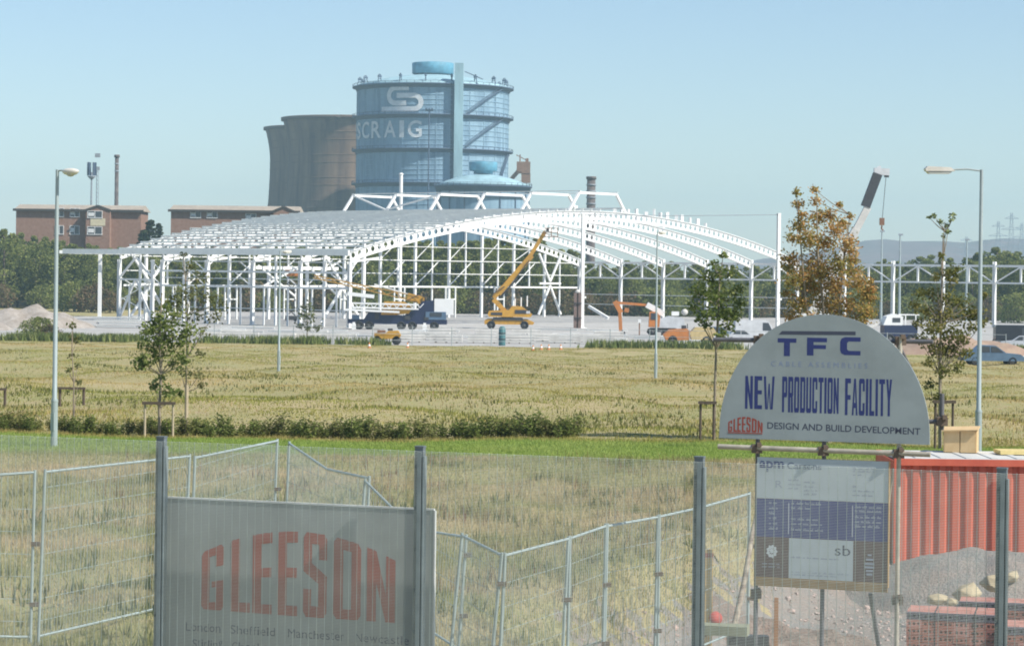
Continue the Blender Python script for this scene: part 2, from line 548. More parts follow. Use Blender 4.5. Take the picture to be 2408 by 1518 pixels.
for k in range(28):
    obj('stanchion', rib, M_gas, holder, rz=2 * math.pi * (k + .35) / 28)
walk = MB().lathe([(R, 0), (R + 1.9, 0), (R + 1.9, .45), (R, .45)], 96)
walk.lathe([(R + 1.75, 1.25), (R + 1.85, 1.25), (R + 1.85, 1.4), (R + 1.75, 1.4), (R + 1.75, 1.25)], 96)
for k in range(64):
    a = 2 * math.pi * k / 64
    walk.box(((R + 1.8) * math.cos(a), (R + 1.8) * math.sin(a), .85), (.14, .14, .9), rz=a)
walk.lathe([(R, -1.2), (R + .5, -1.0), (R + .5, 0)], 96)
wme = walk.mesh('ring_walkway')
for py in (211, 281, 359, 437):
    obj('ring_walkway', wme, M_gasband, holder, loc=(0, 0, H(py)))
# cup vent on the crown
cup = MB().lathe([(0, 0), (5.2, 0), (5.2, 1.6)], 40).lathe([(5.2, 1.2), (7.7, 1.3), (8.1, 1.5), (8.2, 5.4), (7.9, 5.7), (0, 6.4)], 48)
for k in range(12):
    a = 2 * math.pi * k / 12; cup.box((5.6 * math.cos(a), 5.6 * math.sin(a), .6), (.35, .35, 1.6), rz=a)
cup.build('crown_vent', M_turq, holder, loc=(-.2, 0, H(177) - 1))
# clutter on the roof edge: sheave frames
fr = MB()
for s in (-1, 1): fr.bar((s * .9, 0, 0), (s * .3, 0, 3.0), .25)
fr.bar((-.3, 0, 3.0), (.3, 0, 3.0), .25); fr.bar((-.8, 0, 1.3), (.8, 0, 1.3), .2); fr.box((0, 0, 2.2), (1.6, .6, .7))
fme = fr.mesh('pulley_frame')
for k in range(18):
    a = 2 * math.pi * (k + .3) / 18
    obj('pulley_frame', fme, M_rust if k % 3 else M_gasband, holder, loc=((R - 1.0) * math.cos(a), (R - 1.0) * math.sin(a), z_top + .7), rz=a)
# lift shaft, at the front right
sx = (1077.5 - 1013) / S1
sy = -math.sqrt(R * R - sx * sx)
MB().box((sx, sy - 1.6, (H(163) + 2) / 2), (3.3, 4.4, H(163) + 2 - 4)).build('lift_shaft', M_gaslight, holder)
MB().box((sx - 2.7, sy - .2, H(300) / 2 + 10), (1.6, 1.6, H(215) - 6)).build('shaft_shadow_strip', M_gasband, holder)  # dark upright strip standing in for the shadow left of the lift shaft
MB().bar((sx + 2, sy + 1, H(180)), (sx + 9, sy + 2.5, H(197)), .5, .3).build('roof_stair', M_gasband, holder)
# zigzag stair on the right-hand side
def onshell(px, py, off=1.0):
    x = (px - 1013) / S1
    x = max(-R + .2, min(R - .2, x)); a = math.atan2(-math.sqrt(max(R * R - x * x, .01)), x)
    return Vector(((R + off) * math.cos(a), (R + off) * math.sin(a), H(py)))
def flight(p0, p1, name):
    m = MB(); k = 8
    pts = [onshell(p0[0] + (p1[0] - p0[0]) * i / k, p0[1] + (p1[1] - p0[1]) * i / k) for i in range(k + 1)]
    for a, b in zip(pts, pts[1:]):
        m.bar(a, b, .9, .25); m.bar(a + Vector((0, 0, 1.1)), b + Vector((0, 0, 1.1)), .14)
    m.build(name, M_gasband, holder)
flight((1090, 279), (1172, 212), 'stair_flight'); flight((1090, 352), (1172, 283), 'stair_flight'); flight((1165, 434), (1186, 362), 'stair_flight')
# lettering and emblem, wrapped on the shell
def wrapped(mb_pts, faces, name, off):
    m = MB()
    vs = []
    for px, py in mb_pts:
        a = -math.pi / 2 + (px - 1013) / S1 / R
        vs.append(((R + off) * math.cos(a), (R + off) * math.sin(a), H(py)))
    m.add(vs, faces); return m.build(name, M_lettw, holder)
# arc position: px measured along the unrolled shell
def unroll(px): return 1013 + math.asin(max(-1, min(1, (px - 1013) / (R * S1)))) * R * S1
def word_on_shell(s, pxr, pitch, w, y0, y1):
    for i, chx in enumerate(reversed(s)):
        v, f = text_polys(chx, .018)
        ww = w * (.35 if chx == 'I' else 1.0)
        x1 = pxr; x0 = x1 - ww
        pxr = x0 - pitch
        wrapped([(x0 + a * ww, y1 + (y0 - y1) * b) for a, b in v], f, 'letter', .34)
word_on_shell('RAVENSCRAIG', unroll(994), 8.5, 33, 294, 333)
# emblem: two bent bands hooked into each other
def band_poly(pts, t):
    fine = []
    for p, q in zip(pts, pts[1:]):
        k = max(1, int(abs(p[0] - q[0]) / 6))
        fine += [(p[0] + (q[0] - p[0]) * i / k, p[1] + (q[1] - p[1]) * i / k) for i in range(k)]
    pts = fine + [pts[-1]]
    fs, vs = [], []
    for i, p in enumerate(pts):
        q = Vector(pts[min(i + 1, len(pts) - 1)]) - Vector(pts[max(i - 1, 0)])
        q.normalize(); nrm = Vector((-q.y, q.x)) * t / 2
        vs += [(p[0] + nrm.x, p[1] + nrm.y), (p[0] - nrm.x, p[1] - nrm.y)]
    for i in range(len(pts) - 1): fs.append((2 * i, 2 * i + 1, 2 * i + 3, 2 * i + 2))
    return vs, fs
def arc(cx, cy, r, a0, a1, k=10, sx_=1.0):
    return [(cx + r * sx_ * math.cos(math.radians(a0 + (a1 - a0) * i / k)), cy + r * math.sin(math.radians(a0 + (a1 - a0) * i / k))) for i in range(k + 1)]
uo = unroll(956) - 956
for pts, t in (([(964 + uo, 219.5)] + arc(931 + uo, 237, 17.5, -90, -270) + [(958 + uo, 254.5)], 11.5),
               ([(934 + uo, 237)] + arc(977 + uo, 252.5, 15.5, -90, 90) + [(893 + uo, 268)], 11.5)):
    v, f = band_poly(pts, t); wrapped(v, f, 'emblem_band', .36)

# second, smaller gas holder in front
g2 = P(1133, 640, 930)
S2 = 6000 / 930.0
H2 = lambda py: (640 + (1133 - CX) * math.sin(ROLL) - py) / S2 + 10
hold2 = thing('gas_holder', 'low round blue gas holder with a turquoise cup vent on its shallow roof', 'gas holder', (g2.x, 930, -10))
R2 = 16.6
MB().lathe([(R2, 0), (R2, H2(440))], 72).build('shell', M_gas, hold2)
prof = [(R2 + .9, H2(437))] + [((R2 + .9) * (1 - k / 8), H2(437) + 4.2 * (1 - (1 - k / 8) ** 2)) for k in range(1, 9)]
MB().lathe([(R2, H2(438))] + prof, 72).build('roof', M_gaslight, hold2)
wk = MB().lathe([(R2, -1.6), (R2 + .5, -1.6), (R2 + .9, 0), (R2 + 1.3, 0), (R2 + 1.3, .4), (R2, .4)], 72)
for k in range(40):
    a = 2 * math.pi * k / 40; wk.box(((R2 + 1.2) * math.cos(a), (R2 + 1.2) * math.sin(a), .9), (.13, .13, 1.0), rz=a)
wk.lathe([(R2 + 1.15, 1.3), (R2 + 1.25, 1.3), (R2 + 1.25, 1.42), (R2 + 1.15, 1.42), (R2 + 1.15, 1.3)], 72)
wk.build('ring_walkway', M_gasband, hold2, loc=(0, 0, H2(441)))
MB().lathe([(R2, 0), (R2 + .8, 0), (R2 + .8, .4), (R2, .4)], 72).build('ring_walkway', M_gasband, hold2, loc=(0, 0, H2(466)))
c2 = MB().lathe([(0, 0), (3.5, 0), (3.5, 1.4)], 32).lathe([(3.4, 1.0), (4.9, 1.05), (5.1, 1.2), (5.15, 4.1), (5.0, 4.3), (0, 4.6)], 40)
c2.build('crown_vent', M_turq, hold2, loc=(0, 0, H2(409)))
rib2 = MB().box((0, 0, H2(440) / 2), (.35, .35, H2(440) - .5)).mesh('stanchion')
for k in range(16):
    a = 2 * math.pi * k / 16
    obj('stanchion', rib2, M_gasband, hold2, loc=((R2 + .2) * math.cos(a), (R2 + .2) * math.sin(a), 0), rz=a)

# ------------------------------------------------------------------ cooling towers
M_tower = mat('stained brown concrete', (.12, .08, .065), 0.9, scale=.22, col2=(.28, .19, .125), bump=.3, bscale=1.2, stretch=(1, 1, .1))
M_towerrim = mat('dark tower rim', (.13, .085, .06), 0.9)
def tower(cx_px, d, ztop, label):
    c = P(cx_px, 640, d)
    t = thing('cooling_tower', label, 'cooling tower', (c.x, d, -12))
    h = ztop + 12; prof = []
    for k in range(25):
        z = h * k / 24; u = z / h
        r = 25.3 * math.sqrt(1 + ((u - .8) / (1.05 if u < .8 else .45)) ** 2)
        prof.append((r, z))
    inner = [(r - .5, z) for r, z in reversed(prof) if z > h * .5]
    MB().lathe(prof + inner, 96).build('shell', M_tower, t)
    rt = prof[-1][0]
    MB().lathe([(rt - .2, h - 1.0), (rt + .7, h - .9), (rt + .7, h + .4), (rt - .7, h + .4), (rt - .7, h - .9)], 96).build('rim', M_towerrim, t)
    for k in range(1, 16):
        i = k * 24 // 16
        r, z = prof[i]
        MB().lathe([(r, -.12), (r + .12, -.12), (r + .12, .12), (r, .12)], 64).build('lift_joint', M_tower, t, loc=(0, 0, z))
    return t
tower(815, 1075, (640 - 282 - 4.7) / 5.581, 'nearer brown concrete cooling tower beside the gas holder, shadowed by it')
tower(764, 1150, (640 - 304 - 5.3) / 5.217, 'farther cooling tower, mostly hidden behind its brown concrete twin')

# ------------------------------------------------------------------ stacks and masts on the skyline
M_stack = mat('sooty brick stack', (.075, .06, .06), 0.9, scale=1.0, col2=(.15, .125, .115))
M_mast = mat('grey mast steel', (.28, .31, .34), 0.6)
M_pale = mat('pale galvanised steel', (.55, .58, .58), 0.5, metal=0.2)
def stack(px, y0, y1, d, r, label, name='chimney_stack', mt=M_stack, hoops=6):
    a = P(px, y0, d); b = P(px, y1, d)
    t = thing(name, label, 'chimney', (a.x, d, -8))
    h = a.z + 8
    MB().lathe([(r * 1.15, 0), (r, h), (r * .75, h), (r * .75, h - 1)], 24).build('flue', mt, t)
    for k in range(hoops):
        MB().lathe([(r, -.2), (r * 1.18, -.2), (r * 1.18, .2), (r, .2)], 20).build('hoop', M_mast, t, loc=(0, 0, h - .6 - k * (h * .05)))
    MB().lathe([(r, 0), (r + .25, 0), (r + .25, .7), (r, .7)], 20).build('cap', mt, t, loc=(0, 0, h - .75))
stack(1390, 415, 495, 700, 1.15, 'short dark chimney stack rising behind the white lantern frames')
# banded slim stack behind the left flats
stack(275, 364, 484, 700, .52, 'tall slim mottled stack behind the brick flats', hoops=3)
# antenna mast
p = P(216, 376, 620)
t = thing('antenna_mast', 'slim mast with a cluster of dark aerials behind the brick flats', 'mast', (p.x, 620, -3))
h = p.z + 3
MB().tube([(0, 0, 0), (0, 0, h - 3)], [.34, .2], 8).build('pole', M_mast, t)
MB().lathe([(0, 0), (1.0, .9), (1.0, 1.1), (0, 1.1)], 12, c=(0, 0, h - 5)).build('head_platform', M_mast, t)
for a in range(6):
    an = a * math.pi / 3
    MB().box((.95 * math.cos(an), .95 * math.sin(an), h - 2.2), (.35, .22, 3.2), rz=an).build('aerial', M_gasband, t)
p = P(229, 400, 640)
t = thing('lattice_mast', 'thin lattice mast beside the aerial mast behind the flats', 'mast', (p.x, 640, -3))
h = p.z + 3; m = MB()
for k in range(3):
    a = k * 2.094; m.bar((.45 * math.cos(a), .45 * math.sin(a), 0), (.3 * math.cos(a), .3 * math.sin(a), h), .07)
for k in range(26):
    z = h * k / 26; z2 = h * (k + 1) / 26
    for j in range(3):
        a, b = j * 2.094, (j + 1) * 2.094
        m.bar((.42 * math.cos(a), .42 * math.sin(a), z), (.42 * math.cos(b), .42 * math.sin(b), z2), .045)
m.build('lattice', M_mast, t)
MB().box((0, 0, h + .4), (1.1, .4, .9)).build('head', M_mast, t)
MB().box((0, 0, 31), (1.3, .5, 1.0)).build('dish_bracket', M_mast, t)
# tall floodlight mast before the big holder
p = P(1009, 262, 860)
t = thing('floodlight_mast', 'thin dark floodlight mast standing before the big gas holder', 'mast', (p.x, 860, -9.5))
h = p.z + 9.5
MB().tube([(0, 0, 0), (0, 0, h)], [.34, .2], 8).build('pole', M_gasband, t)
MB().box((0, 0, h + .3), (2.6, .5, .5)).build('crossarm', M_gasband, t)
for s in (-1, 0, 1): MB().box((s * .95, -.4, h + .8), (.6, .5, .5)).build('lamp', M_gasband, t)
# rusty hoist house
p = P(1224, 437, 1010)
t = thing('hoist_house', 'rusty brown hoist house on raking legs behind the small gas holder', 'industrial tower', (p.x, 1010, -10))
MB().box((1.0, 0, 51.4), (5.4, 4, 4.6)).box((2.0, 0, 47.2), (3.6, 3.6, 3.6)).box((-.6, -2.1, 50.6), (2.0, .3, 1.6)).build('cabin', M_rust, t)
m = MB()
for s in (-1, 1):
    m.bar((2.6, s * 1.5, 0), (2.2, s * 1.5, 46), .5); m.bar((-.6, s * 1.5, 0), (-.2, s * 1.5, 46), .5)
for k in range(6): m.bar((-.5, -1.5, k * 7.5 + 1), (2.5, -1.5, k * 7.5 + 8), .3)
m.build('trestle', M_rust, t)
MB().bar((-7.0, 0, 43), (-.6, 0, 50.5), 1.9, 1.6).build('skip_bridge', M_rust, t)
MB().box((-.4, 0, 55.0), (.5, .5, 3.0)).bar((-1.9, 0, 56.4), (2.4, 0, 54.2), .35).box((2.4, 0, 54.4), (1.2, 1.2, 1.4)).build('hoist_beam', M_rust, t)

# ------------------------------------------------------------------ brick flats
M_brick = mat('pinkish brown brickwork', (.25, .145, .105), 0.9, scale=1.5, col2=(.32, .20, .15), bump=.2, bscale=9)
M_fascia = mat('dark fascia boards', (.06, .055, .05), 0.8)
M_tile = mat('weathered buff roof sheet', (.36, .31, .25), 0.9, scale=.8)
M_wht = mat('white window paint', (.75, .75, .73), 0.5)
M_glass = mat('window glass', (.05, .06, .075), 0.12, spec=.6)
M_panel = mat('cream infill panel', (.62, .55, .38), 0.7)
def flats(px0, px1, ytop, bay, label, wins, d=520.0):
    a = P(px0, ytop, d); b = P(px1, ytop, d)
    L_, zt = b.x - a.x, (a.z + b.z) / 2
    base = 2.3
    t = thing('block_of_flats', label, 'flats', (a.x, d, base))
    h = zt - base - 1.0
    dep = 10.0
    MB().box((L_ / 2, dep / 2, h / 2 - .5), (L_, dep, h + 1)).build('wall', M_brick, t)
    rf = MB()
    rf.add([(-.5, -.6, h), (L_ + .5, -.6, h), (L_ + .5, dep + .6, h), (-.5, dep + .6, h), (-.2, dep / 2, h + 1.3), (L_ + .2, dep / 2, h + 1.3)],
           [(0, 1, 5, 4), (2, 3, 4, 5), (1, 2, 5), (3, 0, 4), (3, 2, 1, 0)])
    r = rf.build('roof', M_tile, t)
    MB().box((L_ / 2, -.62, h + .05), (L_ + 1.1, .06, .5)).build('fascia', M_fascia, r)
    if bay is not None:
        b0 = (bay[0] - px0) / 6000 * d; b1 = (bay[1] - px0) / 6000 * d
        bw = b1 - b0
        MB().prism([(b0, -1), (b1, -1), (b1, h - .1), ((b0 + b1) / 2, h + .75), (b0, h - .1)], -1.9, -.003).build('stair_bay', M_brick, t)
        fm = MB(); fm.bar((b0 - .3, -2.0, h + .0), ((b0 + b1) / 2, -2.0, h + 1.0), .08, .45); fm.bar(((b0 + b1) / 2, -2.0, h + 1.0), (b1 + .3, -2.0, h + .0), .08, .45)
        fm.build('bay_fascia', M_fascia, t)
        gr = MB(); gr.add([(b0 - .3, -2.05, h + .1), ((b0 + b1) / 2, -2.05, h + 1.1), (b1 + .3, -2.05, h + .1), (b1 + .3, 3, h + .1), ((b0 + b1) / 2, 3, h + 1.1), (b0 - .3, 3, h + .1)],
                          [(0, 1, 4, 5), (1, 2, 3, 4)]); gr.build('bay_roof', M_tile, t)
        for pz in bay[2]:
            z = h - (pz[1] - ytop) / 6000 * d + 1.0
            MB().box(((b0 + b1) / 2, -1.94, z), (bw * .62, .06, 1.5)).build('infill_panel', M_panel, t)
    for (wx, wy, ww, hh, yy) in wins:
        x = (wx - px0) / 6000 * d; z = h + 1.0 - (wy - ytop) / 6000 * d
        w, hg = ww / 6000 * d, hh / 6000 * d
        y = -.02 if not yy else -1.93
        fr = MB()
        fr.box((x, y, z + hg / 2), (w + .1, .12, .12)); fr.box((x, y - .03, z - hg / 2), (w + .2, .2, .14))
        for k in (-.5, 0, .5): fr.box((x + k * w, y, z), (.12, .12, hg - .13))
        f = fr.build('window', M_wht, t)
        MB().box((x, y + .02, z), (w - .06, .05, hg - .15)).build('pane', M_glass, f)
        MB().box((x - w * .25, y - .0, z - .0), (w * .4, .03, hg * .5)).build('net_curtain', M_wht, f)
    return t
flats(38, 332, 484, (206, 262, [(0, 522)]), 'brick flats with a gabled stair bay, in front of the slim stack and aerial masts',
      [(176, 500, 22, 20, 0), (176, 541, 22, 20, 0), (140, 500, 20, 20, 0), (140, 541, 20, 20, 0), (227, 504, 34, 16, 1), (227, 542, 34, 18, 1)])
flats(402, 700, 486, (645, 692, [(0, 522)]), 'brick flats partly hidden behind the curved steel roof',
      [(460, 505, 24, 16, 0), (499, 505, 24, 16, 0), (590, 510, 24, 16, 0), (460, 545, 24, 16, 0), (499, 545, 24, 16, 0)])

# ------------------------------------------------------------------ the steel frame
M_white = mat('white primed steel', (.76, .76, .74), 0.55, scale=.5, col2=(.84, .84, .81))
M_purlin = mat('zinc purlin steel', (.86, .87, .82), 0.55, var=.06, scale=1.5)
A0 = P(820, 775, 333)
TH = math.radians(50)
frame = thing('steel_frame_building', 'unfinished white steel frame with curved rafters, a purlin roof and ridge lantern', 'steel frame', (A0.x, 333, -7.5), TH)
W, BL, NB = 104.5, 9.0, 5
EH, RISE, DEP = 9.9, 6.6, 1.15
def arch(a): return EH + RISE * (1 - ((a - W / 2) / (W / 2)) ** 2)
# one rafter: flanges and a web of castellated cells
rf = MB()
NC = 84
xs = np.linspace(0, W, NC + 1)
for i in range(NC):
    a0, a1 = xs[i], xs[i + 1]
    t0, t1 = arch(a0), arch(a1)
    am, tm = (a0 + a1) / 2, (t0 + t1) / 2
    o4 = [(a0, t0 - DEP), (a1, t1 - DEP), (a1, t1), (a0, t0)]
    rr = .37
    hol = [(am + rr * math.cos(math.radians(45 * k - 112.5)), tm - DEP / 2 + rr * math.sin(math.radians(45 * k - 112.5))) for k in range(8)]
    for y in (-.03, .03):
        vs = [(p_[0], y, p_[1]) for p_ in o4 + hol]
        fs = [(0, 1, 5, 4), (1, 6, 5), (1, 2, 7, 6), (2, 8, 7), (2, 3, 9, 8), (3, 10, 9), (3, 0, 11, 10), (0, 4, 11)]
        rf.add(vs, [tuple(reversed(f)) for f in fs] if y > 0 else fs)
    for k in range(8):
        h0, h1 = hol[k], hol[(k + 1) % 8]
        rf.add([(h0[0], -.03, h0[1]), (h1[0], -.03, h1[1]), (h1[0], .03, h1[1]), (h0[0], .03, h0[1])], [(0, 1, 2, 3)])
for i in range(0, NC, 2):
    a0, a1 = xs[i], xs[i + 2]
    for off in (.05, -DEP - .05):
        t0, t1 = arch(a0) + off, arch(a1) + off
        rf.add([(a0, -.22, t0 - .045), (a1, -.22, t1 - .045), (a1, .22, t1 - .045), (a0, .22, t0 - .045),
                (a0, -.22, t0 + .045), (a1, -.22, t1 + .045), (a1, .22, t1 + .045), (a0, .22, t0 + .045)],
               [(3, 2, 1, 0), (4, 5, 6, 7), (0, 1, 5, 4), (2, 3, 7, 6)])
rme = rf.mesh('rafter')
for k in range(NB + 1): obj('rafter', rme, M_white, frame, loc=(0, k * BL, 0))
# columns
cm = MB()
ch = EH - DEP - .1
cm.box((0, -.2, ch / 2), (.44, .05, ch)).box((0, .2, ch / 2), (.44, .05, ch)).box((0, 0, ch / 2), (.05, .35, ch)).box((0, 0, .03), (.8, .8, .06))
cme = cm.mesh('column')
for k in range(NB + 1):
    obj('column', cme, M_white, frame, loc=(0, k * BL, 0))
hc = EH + .1
c3 = MB(); c3.box((0, -.2, hc / 2), (.5, .05, hc)).box((0, .2, hc / 2), (.5, .05, hc)).box((0, 0, hc / 2), (.05, .35, hc)); c3me = c3.mesh('column')
for k in range(-7, NB + 1): obj('column', c3me, M_white, frame, loc=(W + .3, k * BL, 0))
# eaves beam and left wall
MB().box((-.35, (NB * BL + 12) / 2 - .2, EH - .15), (.35, NB * BL + 12, .7)).build('eaves_beam', M_purlin, frame)
pm = MB()
for k in range(NB):
    y = k * BL + BL / 2
    pm = MB().box((-.1, y, (EH - .6) / 2), (.24, .3, EH - .6)); pm.build('side_post', M_white, frame)
for z, w in ((7.15, .26), (5.1, .24), (8.5, .12), (6.2, .1), (2.2, .1)):
    MB().box((-.25, NB * BL / 2 - 4.5, z), (.12, NB * BL - 9.2, w)).build('side_rail', M_white, frame)
for k in range(5):
    y = k * BL
    for yy in (y + 2.1, y + 6.6): MB().box((-.2, yy, 2.5), (.16, .22, 5.0)).build('door_post', M_white, frame)
    MB().bar((.05, y + .2, 7.1), (.05, y + 2.6, 8.5), .12).build('knee_brace', M_white, frame)
    MB().bar((.05, y + .2, 5.1), (.05, y + 3.4, 7.0), .12).build('knee_brace', M_white, frame)
    MB().bar((0.25, y, EH - DEP - .15), (5.5, y, arch(5.5) - DEP - .9), .25).build('haunch', M_white, frame)
y0, y1 = 4 * BL + 2.0, 5 * BL
MB().box((0, y0, ch / 2), (.36, .4, ch)).build('column', M_white, frame)
ym = (y0 + y1) / 2
for p_, q_ in (((0, y0 + .3, 6.3), (0, ym - .1, 8.9)), ((0, ym + .1, 8.9), (0, y1 - .3, 6.3)), ((0, y0 + .3, .6), (0, ym - .2, 5.7)), ((0, ym + .2, 5.7), (0, y1 - .3, .6))):
    MB().bar(p_, q_, .24).build('brace', M_white, frame)
MB().box((0, ym, 5.85), (.2, y1 - y0 - .4, .24)).build('brace', M_white, frame)
for z0, z1 in ((3.0, 6.0), (6.0, 3.0), (.8, 3.2)):
    MB().bar((.5, y0, z0), (.5, y1, z1), .1).build('tie_rod', M_purlin, frame)
# purlins on the near slope
s = 0.3
while s < W / 2 + 1.5:
    z = arch(min(s, W / 2)) + .22
    MB().box((s, NB * BL / 2, z), (.09, NB * BL + 1.0, .22)).box((s + .05, NB * BL / 2, z + .12), (.24, NB * BL + 1.0, .03)).build('purlin', M_purlin, frame)
    s += 2.0
for k in range(NB):
    for j in range(5):
        a0 = 2 + j * 10
        MB().bar((a0, k * BL + BL * .5, arch(a0) + .2), (a0 + 9.6, k * BL + BL * .5, arch(a0 + 9.6) + .2), .06).build('sag_rod', M_purlin, frame)
# far gable posts and rails
yg = NB * BL
a = 5.0; j = 0
while a < W - 2:
    hh = arch(a) - DEP - .2
    th = .38 if j % 2 == 0 else .22
    z0 = 0 if j % 2 == 0 else (4.9 if j % 4 == 1 else 0)
    MB().box((a, yg, (hh + z0) / 2), (th, th, hh - z0)).build('gable_post', M_white, frame)
    if j % 2 == 0 and a < 90:
        MB().bar((a, yg - .15, 5.2), (a + 5.6, yg - .15, 9.2), .13).build('brace', M_white, frame)
        MB().bar((a, yg - .15, 9.4), (a + 4.0, yg - .15, min(12.3, arch(a + 4) - DEP - .4)), .1).build('brace', M_white, frame)
    a += 4.1; j += 1
for z, w in ((5.0, .26), (7.1, .12), (9.2, .12), (11.4, .1)):
    aa = 0
    while arch(aa) - DEP < z: aa += .5
    MB().box((W / 2, yg - .35, z), (W - 2 * aa - 1, .1, w)).build('gable_rail', M_white, frame)
for k in range(7):
    a = 8 + k * 12.3
    MB().box((a, yg - .3, 2.5), (.2, .2, 5.0)).box((a + 2.4, yg - .3, 2.5), (.2, .2, 5.0)).box((a + 1.2, yg - .3, 3.0), (2.2, .2, .16)).build('door_frame', M_white, frame)
# braced tower near the first column and another at the far side
def braced(a0, a1, y, top, nm='brace'):
    am = (a0 + a1) / 2
    for p_, q_ in (((a0, y, .4), (am, y, top * .5)), ((am, y, top * .5), (a1, y, .4)), ((a0, y, top), (am, y, top * .56)), ((am, y, top * .56), (a1, y, top))):
        MB().bar(p_, q_, .3).build(nm, M_white, frame)
    MB().box((am, y, top * .53), (a1 - a0 - .3, .24, .3)).build(nm, M_white, frame)
braced(4.0, 12.0, 9.0 * 1.0, arch(7) - DEP - .2)
MB().box((12.2, 9.0, (arch(12) - DEP) / 2), (.42, .42, arch(12) - DEP - .2)).build('column', M_white, frame)
braced(1.5, 9.0, yg - .6, arch(4) - DEP)
braced(93, 99.0, yg - .6, arch(96) - DEP)
for k, (a0, z0, a1, z1) in enumerate([(1, 8.0, 8, 3.9), (8, 7.6, 2, 5.2), (10, 8.4, 17, 3.6), (17, 8.8, 12, 6.6)]):
    MB().bar((a0, 18, z0), (a1, 18, z1), .22).build('brace', M_white, frame)
MB().box((8.5, 18, 7.7), (16, .25, .45)).build('tie_beam', M_white, frame)
# valley truss along the far columns, running on past the arches
yA, yB = -7 * BL, NB * BL
zt, zb = 9.35, 6.75
MB().box((W + .3, (yA + yB) / 2, zt), (.24, yB - yA, .34)).build('truss_chord', M_white, frame)
MB().box((W + .3, (yA + yB) / 2, zb), (.24, yB - yA, .26)).build('truss_chord', M_white, frame)
for k in range(-7, NB):
    y = k * BL
    MB().bar((W + .3, y + .2, zb + .1), (W + .3, y + BL / 2, zt - .1), .17).build('truss_diagonal', M_white, frame)
    MB().bar((W + .3, y + BL - .2, zb + .1), (W + .3, y + BL / 2, zt - .1), .17).build('truss_diagonal', M_white, frame)
    MB().box((W + .3, y + BL / 2, (zb + zt) / 2), (.26, .26, zt - zb - .2)).build('truss_post', M_white, frame)
    if k > -1:
        for z in (3.9, 2.2): MB().box((W + .3, y + BL / 2, z), (.1, BL - .5, .1)).build('side_rail', M_white, frame)
# lantern frames straddling the ridge
lm = MB()
L0, L1, LH = 6.7, 4.4, 2.55
zr = EH + RISE + .1
for p_, q_ in (((-L0, 0, -.15), (-L1, 0, LH)), ((-L1, 0, LH), (L1, 0, LH)), ((L1, 0, LH), (L0, 0, -.15))): lm.bar(p_, q_, .34, .34, up=(0, 1, 0))
lme = lm.mesh('lantern_frame')
for k in range(NB + 1): obj('lantern_frame', lme, M_white, frame, loc=(W / 2 + .0, k * BL, zr))
for a in (-L1, L1): MB().box((W / 2 + a, NB * BL / 2, zr + LH + .25), (.16, NB * BL + .6, .14)).build('lantern_rail', M_purlin, frame)
MB().box((W / 2 + L0 - .6, NB * BL / 2, zr + .5), (.25, NB * BL, .3)).build('lantern_rail', M_purlin, frame)
MB().bar((W / 2 - L1, NB * BL, zr + LH), (W / 2 - L0, (NB - 1) * BL, zr + .2), .24).build('brace', M_white, frame)
MB().bar((W / 2 - L1, (NB - 2) * BL, zr + LH), (W / 2 - L0, (NB - 1) * BL, zr + .2), .24).build('brace', M_white, frame)
# loose cleats standing on the bare slope
cl = MB().box((0, 0, .5), (.5, .3, 1.0)).mesh('cleat')
rc_ = random.Random(2)
for k in range(15):
    aa = W / 2 + 2 + k * 1.9
    for y in (0, BL):
        if rc_.random() < .75: obj('cleat', cl, M_white, frame, loc=(aa + rc_.uniform(-.4, .4), y, arch(aa) + .1), rz=rc_.uniform(0, 3)).scale = (1, 1, rc_.uniform(.4, 1.1))

# tall posts with a slim tie between them, in front of the bare bays
p0 = P(1371, 503, 349); p1 = P(1831, 503, 356)
for p_, lb in ((p0, 'tall white steel post standing right of the yellow boom lift'), (p1, 'tall white steel post standing left of the russet tree')):
    h = p_.z + 7.5
    t = thing('steel_post', lb, 'post', (p_.x, p_.y, -7.5), .3, 'tall white steel posts')
    MB().box((0, -.21, h / 2), (.44, .06, h)).box((0, .21, h / 2), (.44, .06, h)).box((0, 0, h / 2), (.07, .36, h)).build('shaft', M_white, t)
    MB().box((0, 0, .04), (1.1, 1.1, .08)).build('base_plate', M_white, t)
    MB().box((0, 0, h + .05), (.5, .5, .1)).build('cap', M_white, t)
    for z in (4.2, 8.4, 11.0): MB().box((.4, 0, z), (.2, .4, .3)).build('bracket', M_white, t)
o = MB().tube([p0 + Vector((0, 0, -.1)), (p0 + p1) / 2 + Vector((0, 0, -.25)), p1 + Vector((0, 0, -.1))], .05, 5).build('tie_cable', M_mast)
o['label'] = 'thin grey cable strung between the two tall white posts'; o['category'] = 'cable'
# white pole by the lantern
p_ = P(943, 412, 440)
t = thing('white_pole', 'plain white pole rising behind the ridge lantern', 'pole', (p_.x, 440, -7.5))
MB().tube([(0, 0, 0), (0, 0, p_.z + 7.5)], [.34, .3], 8).build('shaft', M_white, t)
MB().lathe([(.3, 0), (.42, .1), (.3, .35), (0, .4)], 10, c=(0, 0, p_.z + 7.5)).build('cap', M_white, t)
# leaning white prop between the tall post and the orange digger
o = MB().bar(P(1384, 720, 345), P(1430, 748, 343), .35).build('steel_beam', M_white)
o['label'] = 'white beam propped aslant beside the tall post'; o['category'] = 'beam'
